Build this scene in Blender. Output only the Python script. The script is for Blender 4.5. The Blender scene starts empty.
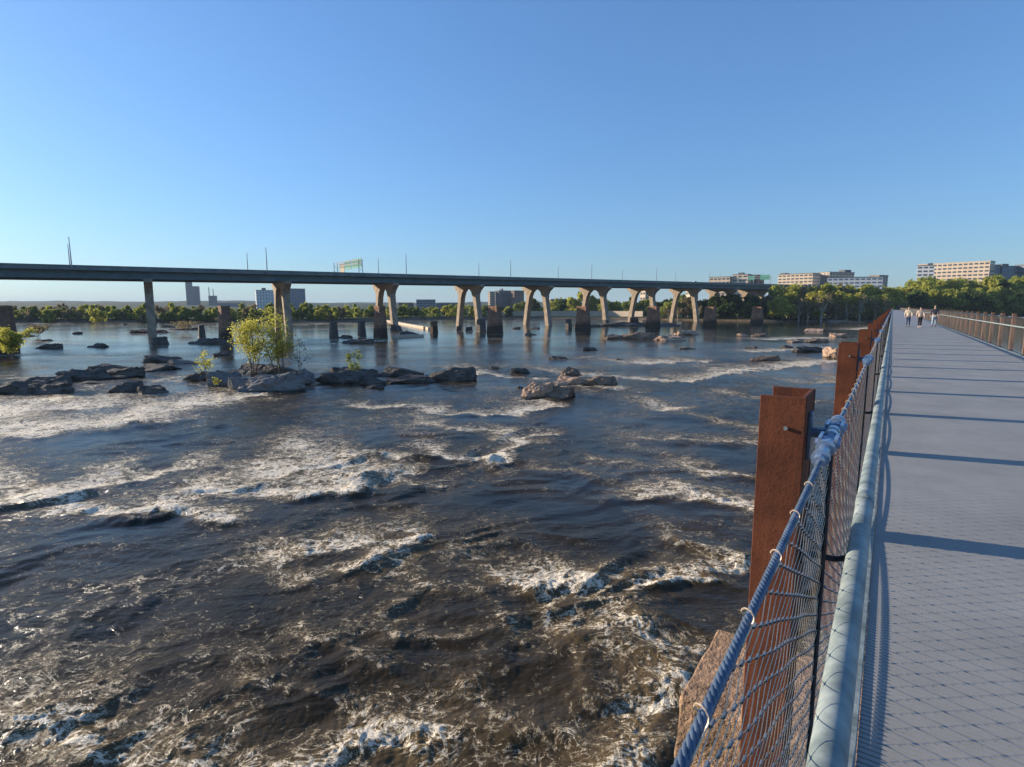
import bpy, bmesh, math, random
import numpy as np
from mathutils import Vector, Matrix
random.seed(7)
sc = bpy.context.scene
COL = sc.collection
R = math.radians

# ------------------------------------------------------------------ camera, sky, sun
F_PX, PITCH, CAM_Z = 566.0, R(7.68), 9.0
cam_d = bpy.data.cameras.new('camera')
cam = bpy.data.objects.new('camera', cam_d)
COL.objects.link(cam)
cam.location = (0, 0, CAM_Z)
cam.rotation_euler = (R(90) - PITCH, 0, 0)
cam_d.sensor_width = 36.0
cam_d.lens = 36.0 * F_PX / 1024.0
cam_d.clip_start, cam_d.clip_end = 0.05, 20000
sc.camera = cam
SUN_AZ, SUN_EL = R(-69), R(14.3)
world = bpy.data.worlds.new("World")
sc.world = world
world.use_nodes = True
wn = world.node_tree
sky = wn.nodes.new('ShaderNodeTexSky')
sky.sky_type = 'NISHITA'
sky.sun_disc = False
sky.sun_elevation, sky.sun_rotation = SUN_EL, SUN_AZ
sky.altitude, sky.air_density, sky.dust_density, sky.ozone_density = 0, 1.2, 0.5, 4.0
gm = wn.nodes.new('ShaderNodeGamma'); gm.inputs[1].default_value = .75
tn = wn.nodes.new('ShaderNodeMix'); tn.data_type = 'RGBA'; tn.blend_type = 'MULTIPLY'; tn.inputs[0].default_value = 1; tn.inputs[7].default_value = (.645, .905, 1.27, 1)
wn.links.new(sky.outputs[0], gm.inputs[0]); wn.links.new(gm.outputs[0], tn.inputs[6]); wn.links.new(tn.outputs[2], wn.nodes['Background'].inputs[0])
wn.nodes['Background'].inputs[1].default_value = 0.135
sun_d = bpy.data.lights.new('sun', 'SUN')
sun_d.energy, sun_d.angle, sun_d.color = 5.0, R(0.53), (1.0, 0.86, 0.68)
sun = bpy.data.objects.new('sun', sun_d)
COL.objects.link(sun)
sdir = Vector((math.sin(SUN_AZ) * math.cos(SUN_EL), math.cos(SUN_AZ) * math.cos(SUN_EL), math.sin(SUN_EL)))
sun.rotation_euler = sdir.to_track_quat('Z', 'Y').to_euler()
sc.view_settings.view_transform = 'Standard'
sc.view_settings.look = 'None'
sc.view_settings.gamma = 1
sc.view_settings.use_curve_mapping = False
sc.view_settings.exposure = 0.75

# ------------------------------------------------------------------ where things stand
cT, sT = math.cos(PITCH), math.sin(PITCH)
def ray(u, v):
    a, b = (u - 512) / F_PX, -(v - 383.5) / F_PX
    return a, cT + b * sT, -sT + b * cT
def at(u, v, z=0.0):                      # where a sight line meets the level z
    d = ray(u, v); k = (z - CAM_Z) / d[2]
    return Vector((d[0] * k, d[1] * k, z))
def px(u, Y, z=0.0):                      # X of a point at depth Y, height z
    return (u - 512) / F_PX * (Y * cT + (CAM_Z - z) * sT)
def hz(v, Y):                             # height of a sight line at depth Y
    d = ray(512, v); return CAM_Z + d[2] / d[1] * Y
PSI = R(33.7)
WT = Vector((math.sin(PSI), math.cos(PSI), 0))    # along the walkway
WN = Vector((math.cos(PSI), -math.sin(PSI), 0))   # across, to the right
DECK = CAM_Z - 1.65
def wk(t, p, z=0.0): return WT * t + WN * p + Vector((0, 0, DECK + z))

# ------------------------------------------------------------------ helpers
def tag(o, label=None, cat=None, group=None, kind=None):
    if label: o['label'] = label
    if cat: o['category'] = cat
    if group: o['group'] = group
    if kind: o['kind'] = kind
    return o
def empty(name, loc=(0, 0, 0), rz=0):
    o = bpy.data.objects.new(name, None); COL.objects.link(o)
    o.location = loc; o.rotation_euler.z = rz; o.empty_display_size = .2
    return o
class MB:
    def __init__(s): s.v = []; s.f = []; s.m = []; s.mi = 0
    def add(s, vs, fs):
        b = len(s.v); s.v.extend([tuple(q) for q in vs]); s.f.extend([tuple(b + i for i in q) for q in fs]); s.m.extend([s.mi] * len(fs))
    def hexa(s, lo, hi):                  # two quads of corners
        s.add(list(lo) + list(hi), [(3, 2, 1, 0), (4, 5, 6, 7), (0, 1, 5, 4), (1, 2, 6, 5), (2, 3, 7, 6), (3, 0, 4, 7)])
    def box(s, a, b, M=None):
        x0, y0, z0 = a; x1, y1, z1 = b
        lo = [Vector(q) for q in ((x0, y0, z0), (x1, y0, z0), (x1, y1, z0), (x0, y1, z0))]
        hi = [Vector((q.x, q.y, z1)) for q in lo]
        if M is not None: lo = [M @ q for q in lo]; hi = [M @ q for q in hi]
        s.hexa(lo, hi)
    def beam(s, o, ex, ey, ez):           # centred on o, half vectors
        o, ex, ey, ez = map(Vector, (o, ex, ey, ez))
        lo = [o - ex - ey - ez, o + ex - ey - ez, o + ex + ey - ez, o - ex + ey - ez]
        s.hexa(lo, [q + ez * 2 for q in lo])
    def tube(s, pts, rad, n=6, cap=True):
        pts = [Vector(q) for q in pts]
        if not hasattr(rad, '__len__'): rad = [rad] * len(pts)
        b = len(s.v); up = Vector((0.13, 0.21, 1))
        for i, q in enumerate(pts):
            d = (pts[min(i + 1, len(pts) - 1)] - pts[max(i - 1, 0)])
            if d.length < 1e-9: d = Vector((0, 0, 1))
            d.normalize()
            u = d.cross(up)
            if u.length < .1: u = d.cross(Vector((1, 0, 0)))
            u.normalize(); w = d.cross(u)
            for k in range(n):
                a = 2 * math.pi * k / n
                s.v.append(tuple(q + (u * math.cos(a) + w * math.sin(a)) * rad[i]))
        for i in range(len(pts) - 1):
            for k in range(n):
                k2 = (k + 1) % n
                s.f.append((b + i * n + k, b + i * n + k2, b + (i + 1) * n + k2, b + (i + 1) * n + k)); s.m.append(s.mi)
        if cap:
            s.f.append(tuple(b + k for k in range(n))[::-1]); s.m.append(s.mi)
            s.f.append(tuple(b + (len(pts) - 1) * n + k for k in range(n))); s.m.append(s.mi)
    def build(s, name, mat, parent=None, smooth=False, bevel=0, loc=None):
        me = bpy.data.meshes.new(name); me.from_pydata(s.v, [], s.f)
        mats = mat if isinstance(mat, (list, tuple)) else [mat]
        for m in mats: me.materials.append(m)
        if len(mats) > 1: me.polygons.foreach_set('material_index', s.m)
        if smooth: me.polygons.foreach_set('use_smooth', [True] * len(me.polygons))
        me.update()
        o = bpy.data.objects.new(name, me); COL.objects.link(o)
        if parent: o.parent = parent
        if loc is not None: o.location = loc
        if bevel:
            md = o.modifiers.new('bevel', 'BEVEL'); md.width = bevel; md.segments = 2; md.limit_method = 'ANGLE'
        return o
def np_mesh(name, verts, faces, mat, smooth=True, attrs=None, parent=None):
    me = bpy.data.meshes.new(name)
    me.vertices.add(len(verts)); me.vertices.foreach_set('co', np.asarray(verts, dtype=np.float32).ravel())
    k = faces.shape[1]
    me.loops.add(faces.size); me.loops.foreach_set('vertex_index', faces.ravel().astype(np.int32))
    me.polygons.add(len(faces)); me.polygons.foreach_set('loop_start', np.arange(0, faces.size, k, dtype=np.int32))
    me.polygons.foreach_set('loop_total', np.full(len(faces), k, dtype=np.int32))
    if smooth: me.polygons.foreach_set('use_smooth', np.ones(len(faces), dtype=bool))
    me.update(calc_edges=True)
    for n, a in (attrs or {}).items():
        at_ = me.attributes.new(n, 'FLOAT', 'POINT'); at_.data.foreach_set('value', a.astype(np.float32))
    me.materials.append(mat)
    o = bpy.data.objects.new(name, me); COL.objects.link(o)
    if parent: o.parent = parent
    return o
def copy_tree(o, parent=None):
    c = o.copy(); COL.objects.link(c); c.parent = parent
    for ch in list(o.children): copy_tree(ch, c)
    return c

# gradient noise on arrays
_rs = np.random.RandomState(3)
_perm = _rs.permutation(256); _perm = np.concatenate([_perm, _perm, _perm])
_g = _rs.rand(256) * 2 * np.pi
def pn(x, y, seed=0):
    xi = np.floor(x).astype(np.int64); yi = np.floor(y).astype(np.int64)
    xf = x - xi; yf = y - yi
    u = xf * xf * xf * (xf * (xf * 6 - 15) + 10); v = yf * yf * yf * (yf * (yf * 6 - 15) + 10)
    def gr(ix, iy, dx, dy):
        a = _g[_perm[(_perm[(ix + seed * 37) & 255] + iy) & 255]]
        return np.cos(a) * dx + np.sin(a) * dy
    n00 = gr(xi, yi, xf, yf); n10 = gr(xi + 1, yi, xf - 1, yf)
    n01 = gr(xi, yi + 1, xf, yf - 1); n11 = gr(xi + 1, yi + 1, xf - 1, yf - 1)
    a = n00 + u * (n10 - n00); b = n01 + u * (n11 - n01)
    return (a + v * (b - a)) * 1.5
def sstep(a, b, x):
    t = np.clip((x - a) / (b - a), 0, 1); return t * t * (3 - 2 * t)

# ------------------------------------------------------------------ materials
class NT:
    def __init__(s, name):
        s.mat = bpy.data.materials.new(name); s.mat.use_nodes = True
        s.n = s.mat.node_tree.nodes; s.l = s.mat.node_tree.links; s.b = s.n['Principled BSDF']
    def new(s, t, **kw):
        q = s.n.new(t)
        for k, v in kw.items(): setattr(q, k, v)
        return q
    def noise(s, scale, detail=4, rough=.55, vec=None, dist=0, dim='3D'):
        q = s.new('ShaderNodeTexNoise'); q.noise_dimensions = dim
        q.inputs['Scale'].default_value = scale; q.inputs['Detail'].default_value = detail
        q.inputs['Roughness'].default_value = rough; q.inputs['Distortion'].default_value = dist
        if vec: s.l.new(vec, q.inputs['Vector'])
        return q.outputs['Fac']
    def ramp(s, fac, stops, interp='LINEAR'):
        q = s.new('ShaderNodeValToRGB'); cr = q.color_ramp; cr.interpolation = interp
        while len(cr.elements) < len(stops): cr.elements.new(.5)
        for e, (p, c) in zip(cr.elements, stops):
            e.position = p; e.color = (*c, 1) if hasattr(c, '__len__') else (c, c, c, 1)
        s.l.new(fac, q.inputs[0]); return q.outputs[0]
    def mix(s, fac, a, b, mode='MIX'):
        q = s.new('ShaderNodeMix', data_type='RGBA', blend_type=mode)
        for sock, val in ((q.inputs[0], fac), (q.inputs[6], a), (q.inputs[7], b)):
            if hasattr(val, 'node'): s.l.new(val, sock)
            elif hasattr(val, '__len__'): sock.default_value = (*val, 1)
            else: sock.default_value = val
        return q.outputs[2]
    def math(s, op, a, b=0.0, c=None, clamp=False):
        q = s.new('ShaderNodeMath', operation=op); q.use_clamp = clamp
        for i, val in enumerate((a, b, c)):
            if val is None: continue
            if hasattr(val, 'node'): s.l.new(val, q.inputs[i])
            else: q.inputs[i].default_value = val
        return q.outputs[0]
    def coord(s, kind='Object', scale=None, rot=None):
        tc = s.new('ShaderNodeTexCoord').outputs[kind]
        if scale or rot:
            m = s.new('ShaderNodeMapping')
            if scale: m.inputs['Scale'].default_value = scale
            if rot: m.inputs['Rotation'].default_value = rot
            s.l.new(tc, m.inputs[0]); return m.outputs[0]
        return tc
    def bump(s, h, strength=.3, dist=.02, nrm=None):
        q = s.new('ShaderNodeBump'); q.inputs['Strength'].default_value = strength; q.inputs['Distance'].default_value = dist
        s.l.new(h, q.inputs['Height'])
        if nrm: s.l.new(nrm, q.inputs['Normal'])
        return q.outputs[0]
    def set(s, **kw):
        for k, v in kw.items():
            sock = s.b.inputs[k]
            if hasattr(v, 'node'): s.l.new(v, sock)
            elif hasattr(v, '__len__') and len(v) == 3: sock.default_value = (*v, 1)
            else: sock.default_value = v
        return s.mat
def simple(name, c1, c2, scale=3, rough=.8, metal=0, bump=.3, bdist=.02, detail=6, spec=.4, stretch=None, lo=.35, hi=.65):
    t = NT(name); vec = t.coord('Object', scale=stretch) if stretch else t.coord('Object')
    n = t.noise(scale, detail, .6, vec)
    col = t.ramp(n, [(lo, c1), (hi, c2)])
    n2 = t.noise(scale * 5, 4, .6, vec)
    col = t.mix(.25, col, t.ramp(n2, [(.3, (.35, .35, .35)), (.7, (.65, .65, .65))]), 'OVERLAY')
    return t.set(**{'Base Color': col, 'Roughness': rough, 'Metallic': metal, 'Specular IOR Level': spec, 'Normal': t.bump(n2, bump, bdist)})
M = {}
def rust_mat():
    t = NT('weathering_steel'); v = t.coord('Object')
    n = t.noise(7, 9, .65, v); stk = t.noise(16, 6, .6, t.coord('Object', scale=(1, 1, .05))); pit = t.noise(120, 3, .6, v)
    col = t.ramp(n, [(.3, (.075, .024, .012)), (.7, (.19, .058, .026))])
    col = t.mix(t.ramp(stk, [(.5, 0), (.66, .65)]), col, (.05, .022, .016))
    col = t.mix(t.ramp(stk, [(.3, .5), (.42, 0)]), col, (.24, .085, .035))
    col = t.mix(t.ramp(pit, [(.58, 0), (.68, .6)]), col, (.045, .02, .014))
    return t.set(**{'Base Color': col, 'Roughness': .85, 'Specular IOR Level': .25, 'Normal': t.bump(t.math('ADD', pit, n), .35, .003)})
M['rust'] = rust_mat()
M['rust_brown'] = simple('sun_bleached_brown_steel', (.12, .065, .042), (.21, .12, .08), 7, .85, 0, .25, .003, spec=.25)
M['rust_dark'] = simple('weathered_steel_brown', (.10, .06, .042), (.2, .12, .08), 7, .85, 0, .25, .003, spec=.25)
M['galv'] = simple('galvanised_steel', (.13, .165, .165), (.33, .375, .36), 9, .5, .0, .2, .002, spec=.3)
M['steel'] = simple('stainless_steel', (.25, .33, .44), (.42, .5, .62), 30, .3, .7, .1, .001)
M['cable'] = simple('blue_grey_wire_rope', (.08, .115, .165), (.15, .2, .27), 30, .45, .4, .1, .001)
M['wire'] = simple('mesh_wire', (.56, .42, .28), (.7, .55, .4), 30, .45, .3, 0, .001)
M['ferrule'] = simple('mesh_ferrule', (.1, .12, .15), (.2, .23, .27), 30, .5, .3, 0, .001)
M['darksteel'] = simple('dark_rod', (.02, .022, .025), (.05, .05, .055), 20, .5, .4, 0, .001)
def deck_mat():
    t = NT('ribbed_walkway_board'); v = t.coord('Object')
    n = t.noise(1.1, 9, .65, v); st = t.noise(.35, 7, .7, v, .8); sp = t.noise(45, 3, .6, v)
    col = t.ramp(n, [(.3, (.25, .248, .236)), (.7, (.35, .342, .325))])
    col = t.mix(t.ramp(st, [(.55, 0), (.72, .6)]), col, (.42, .41, .38))
    col = t.mix(t.ramp(st, [(.25, .45), (.4, 0)]), col, (.16, .155, .145))
    col = t.mix(t.ramp(sp, [(.66, 0), (.74, .5)]), col, (.14, .13, .12))
    return t.set(**{'Base Color': col, 'Roughness': .62, 'Normal': t.bump(sp, .15, .002), 'Specular IOR Level': .35})
M['deck'] = deck_mat()
M['concrete'] = simple('pale_concrete', (.22, .165, .115), (.36, .28, .20), .5, .9, 0, .3, .05)
M['girder'] = simple('teal_grey_girder', (.085, .13, .135), (.13, .18, .185), .4, .7, 0, .1, .05)
M['parapet'] = simple('grey_parapet', (.13, .16, .16), (.2, .23, .22), .4, .8, 0, .1, .05)
M['pole'] = simple('grey_pole', (.25, .27, .29), (.35, .37, .4), 3, .6, .2, 0, .01)
def masonry(name, c1, c2, sc_, mortar):
    t = NT(name)
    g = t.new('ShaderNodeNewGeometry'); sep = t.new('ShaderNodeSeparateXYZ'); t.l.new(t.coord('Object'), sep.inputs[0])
    cmb = t.new('ShaderNodeCombineXYZ')
    t.l.new(t.math('ADD', sep.outputs[0], sep.outputs[1]), cmb.inputs[0]); t.l.new(sep.outputs[2], cmb.inputs[1])
    br = t.new('ShaderNodeTexBrick'); t.l.new(cmb.outputs[0], br.inputs['Vector'])
    br.inputs['Color1'].default_value = (*c1, 1); br.inputs['Color2'].default_value = (*c2, 1); br.inputs['Mortar'].default_value = (*mortar, 1)
    br.inputs['Scale'].default_value = sc_; br.inputs['Mortar Size'].default_value = .02; br.inputs['Brick Width'].default_value = 1.1; br.inputs['Row Height'].default_value = .55
    n = t.noise(1.5, 8, .65); col = t.mix(.75, br.outputs[0], t.ramp(n, [(.3, .25), (.7, .85)]), 'OVERLAY')
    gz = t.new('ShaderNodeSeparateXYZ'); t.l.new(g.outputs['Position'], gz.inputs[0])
    col = t.mix(t.ramp(t.math('ADD', t.math('MULTIPLY', gz.outputs[2], .1), t.math('MULTIPLY', n, .3)), [(.38, .85), (.56, 0)]), col, (.035, .028, .022))  # lower shaft painted dark, standing in for the highway bridge's cast shadow
    bh = t.math('ADD', t.math('MULTIPLY', br.outputs['Fac'], -.6), t.noise(8, 6, .65))
    return t.set(**{'Base Color': col, 'Roughness': .92, 'Normal': t.bump(bh, .6, .06), 'Specular IOR Level': .2})
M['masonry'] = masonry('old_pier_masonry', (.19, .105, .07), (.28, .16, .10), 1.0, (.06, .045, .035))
M['granite'] = simple('stained_granite', (.2, .125, .075), (.56, .35, .21), 3.5, .92, 0, .8, .05, detail=10)
def rockmat(name, c1, c2):
    t = NT(name); v = t.coord('Object')
    n = t.noise(.9, 10, .65, v); col = t.ramp(n, [(.32, c1), (.68, c2)])
    g = t.new('ShaderNodeNewGeometry'); sp = t.new('ShaderNodeSeparateXYZ'); t.l.new(g.outputs['Position'], sp.inputs[0])
    wet = t.ramp(t.math('ADD', sp.outputs[2], t.math('MULTIPLY', n, .5)), [(.2, 1), (.45, 0)])
    crv = t.noise(1.3, 8, .7, v, 1.5); col = t.mix(t.ramp(crv, [(.36, .75), (.46, 0)]), col, tuple(q * .45 for q in c1))
    col = t.mix(wet, col, tuple(q * .32 for q in c1))
    ro = t.ramp(wet, [(0, .9), (1, .35)])
    n2 = t.noise(3, 12, .7, t.coord('Object', scale=(1, 1, 3)))
    return t.set(**{'Base Color': col, 'Roughness': ro, 'Normal': t.bump(n2, .8, .18), 'Specular IOR Level': .35})
M['rock_dark'] = rockmat('dark_river_rock', (.055, .046, .04), (.16, .135, .112))
M['rock_grey'] = rockmat('grey_river_rock', (.13, .12, .11), (.26, .24, .225))
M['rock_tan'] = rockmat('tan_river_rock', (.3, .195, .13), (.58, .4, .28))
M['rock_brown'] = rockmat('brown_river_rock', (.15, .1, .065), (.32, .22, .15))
def leafmat(name, c1, c2, tr=.55):
    t = NT(name); oi = t.new('ShaderNodeObjectInfo')
    n = t.noise(.35, 4, .6, t.coord('Object'))
    n = t.math('ADD', t.math('MULTIPLY', n, .8), t.math('MULTIPLY', oi.outputs['Random'], .25))
    col = t.ramp(n, [(.3, c1), (.75, c2)])
    t.set(**{'Base Color': col, 'Roughness': .75, 'Specular IOR Level': .2})
    tb = t.new('ShaderNodeBsdfTranslucent'); t.l.new(col, tb.inputs[0])
    mx = t.new('ShaderNodeMixShader'); mx.inputs[0].default_value = tr
    out = t.n['Material Output']
    t.l.new(t.b.outputs[0], mx.inputs[1]); t.l.new(tb.outputs[0], mx.inputs[2]); t.l.new(mx.outputs[0], out.inputs[0])
    return t.mat
M['leaf_spring'] = leafmat('spring_leaves', (.32, .32, .05), (.55, .5, .10))
M['leaf_light'] = leafmat('light_green_leaves', (.26, .29, .045), (.5, .48, .10))
M['leaf_mid'] = leafmat('mid_green_leaves', (.16, .2, .04), (.34, .36, .08))
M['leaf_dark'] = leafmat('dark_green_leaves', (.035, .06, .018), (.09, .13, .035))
M['leaf_olive'] = leafmat('olive_brown_buds', (.15, .125, .06), (.32, .26, .14))
M['bark'] = simple('bark', (.09, .065, .045), (.17, .13, .095), 4, .95, 0, .6, .05)
M['bark_pale'] = simple('pale_bark', (.26, .23, .19), (.42, .38, .32), 2, .95, 0, .4, .05)
M['wall_cream'] = simple('cream_wall', (.5, .39, .28), (.58, .46, .34), .1, .9, 0, 0, .01)
M['wall_white'] = simple('white_wall', (.62, .62, .6), (.72, .72, .7), .1, .8, 0, 0, .01)
M['wall_tan'] = simple('tan_wall', (.38, .3, .22), (.46, .37, .28), .1, .9, 0, 0, .01)
M['wall_grey'] = simple('grey_wall', (.09, .095, .105), (.14, .145, .155), .1, .9, 0, 0, .01)
M['wall_blue'] = simple('blue_grey_glazed_wall', (.08, .12, .17), (.13, .18, .24), .1, .4, 0, 0, .01)
M['wall_brick'] = simple('brown_brick_wall', (.16, .09, .065), (.22, .13, .09), .1, .9, 0, 0, .01)
M['roof'] = simple('flat_roof', (.12, .12, .12), (.2, .19, .18), .2, .9, 0, 0, .01)
M['glass'] = simple('dark_window_glass', (.03, .04, .055), (.06, .075, .095), .3, .15, 0, 0, .01, spec=.6)
M['skin'] = simple('skin', (.5, .3, .2), (.55, .34, .24), 5, .6, 0, 0, .01)
for k, c in dict(cream=(.62, .52, .36), pink=(.55, .42, .33), navy=(.02, .025, .04), black=(.012, .012, .014), denim=(.06, .09, .15), paledenim=(.3, .38, .46), hairbrown=(.06, .035, .02), hairgrey=(.35, .32, .28), carred=(.1, .1, .11), carwhite=(.6, .6, .6), tyre=(.02, .02, .02), signgreen=(.02, .22, .16), signback=(.3, .24, .15), lamp=(.6, .6, .58)).items():
    M[k] = simple('m_' + k, tuple(q * .85 for q in c), tuple(min(1, q * 1.15) for q in c), 12, .7, 0, 0, .01)

def ground_mat():
    t = NT('bank_earth'); v = t.coord('Object')
    n = t.noise(.05, 8, .6, v); n2 = t.noise(.6, 8, .65, v)
    col = t.ramp(n, [(.35, (.02, .035, .014)), (.5, (.035, .05, .02)), (.7, (.06, .07, .03))])
    g = t.new('ShaderNodeNewGeometry'); sp = t.new('ShaderNodeSeparateXYZ'); t.l.new(g.outputs['Position'], sp.inputs[0])
    bank = t.ramp(t.math('ADD', t.math('MULTIPLY', sp.outputs[2], .3), t.math('MULTIPLY', n2, .3)), [(.4, 1), (.62, 0)])
    col = t.mix(bank, col, t.ramp(n2, [(.35, (.09, .065, .045)), (.65, (.2, .15, .105))]))
    return t.set(**{'Base Color': col, 'Roughness': .95, 'Specular IOR Level': .1, 'Normal': t.bump(n2, .6, .5)})
M['ground'] = ground_mat()

FLOW = R(112)          # heading of the current, away and a little to the left
def water_mat():
    t = NT('river_water')
    cr = (0, 0, -(FLOW - R(90)))
    fa = t.new('ShaderNodeAttribute', attribute_name='foam').outputs['Fac']
    tu = t.new('ShaderNodeAttribute', attribute_name='chop').outputs['Fac']
    v = t.coord('Object'); vs = t.coord('Object', scale=(.6, 1.0, 1), rot=cr)
    # ripples
    r0 = t.noise(.38, 5, .6, vs, .5); r1 = t.noise(1.5, 7, .62, vs, .7); r2 = t.noise(6.0, 5, .6, vs, .4)
    # broken foam: webs of froth where the water churns
    wv = t.coord('Object', scale=(.8, 1.0, 1), rot=cr)
    n1 = t.noise(.75, 9, .68, wv, 1.6); n3 = t.noise(2.6, 7, .66, wv, 1.2); n4 = t.noise(6.5, 5, .6, t.coord('Object', scale=(1.0, .62, 1), rot=cr), 1.6)
    def ridge(n, k): return t.math('SUBTRACT', 1.0, t.math('MULTIPLY', t.math('ABSOLUTE', t.math('SUBTRACT', n, .5)), k))
    n5 = t.noise(1.6, 8, .62, wv, 2.2)
    web = t.math('MAXIMUM', t.math('MULTIPLY', t.math('MAXIMUM', ridge(n5, 20), 0.0), .9), t.math('MAXIMUM', ridge(n1, 22), 0.0))
    val = t.math('ADD', t.math('MULTIPLY', fa, .6), t.math('MULTIPLY', web, t.math('ADD', .26, t.math('MULTIPLY', fa, .42))))
    val = t.math('ADD', val, t.math('MULTIPLY', t.math('SUBTRACT', n4, .5), t.math('ADD', .22, t.math('MULTIPLY', fa, .75))))
    val = t.math('ADD', val, t.math('MULTIPLY', t.math('SUBTRACT', n3, .5), 1.25))
    val = t.math('ADD', val, t.math('MULTIPLY', t.math('SUBTRACT', n1, .5), 1.3))
    mask = t.ramp(val, [(.48, 0), (.60, .5), (.80, 1)])
    body = t.ramp(fa, [(.1, (.019, .0145, .008)), (.8, (.15, .10, .045))])
    hgt = t.math('ADD', t.math('ADD', t.math('MULTIPLY', r0, 1.1), t.math('MULTIPLY', r1, .6)), t.math('MULTIPLY', r2, .22))
    hgt = t.math('ADD', hgt, t.math('MULTIPLY', mask, .12))
    b1 = t.bump(hgt, 1.0, .3); bn_ = b1.node; t.l.new(t.math('MULTIPLY', t.math('MULTIPLY', tu, tu), .7, clamp=True), bn_.inputs['Strength'])
    t.set(**{'Base Color': body, 'Roughness': .12, 'IOR': 1.33, 'Normal': b1, 'Specular IOR Level': .22})
    fo = t.new('ShaderNodeBsdfPrincipled')
    fcol = t.ramp(val, [(.45, (.24, .17, .09)), (.64, (.44, .35, .22)), (.92, (.86, .75, .58))])
    t.l.new(fcol, fo.inputs['Base Color']); fo.inputs['Roughness'].default_value = .7
    t.l.new(t.bump(t.math('ADD', n4, t.math('MULTIPLY', n3, 1.5)), .8, .12), fo.inputs['Normal'])
    mx = t.new('ShaderNodeMixShader'); t.l.new(mask, mx.inputs[0]); t.l.new(t.b.outputs[0], mx.inputs[1]); t.l.new(fo.outputs[0], mx.inputs[2])
    t.l.new(mx.outputs[0], t.n['Material Output'].inputs[0])
    return t.mat
M['water'] = water_mat()

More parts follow.
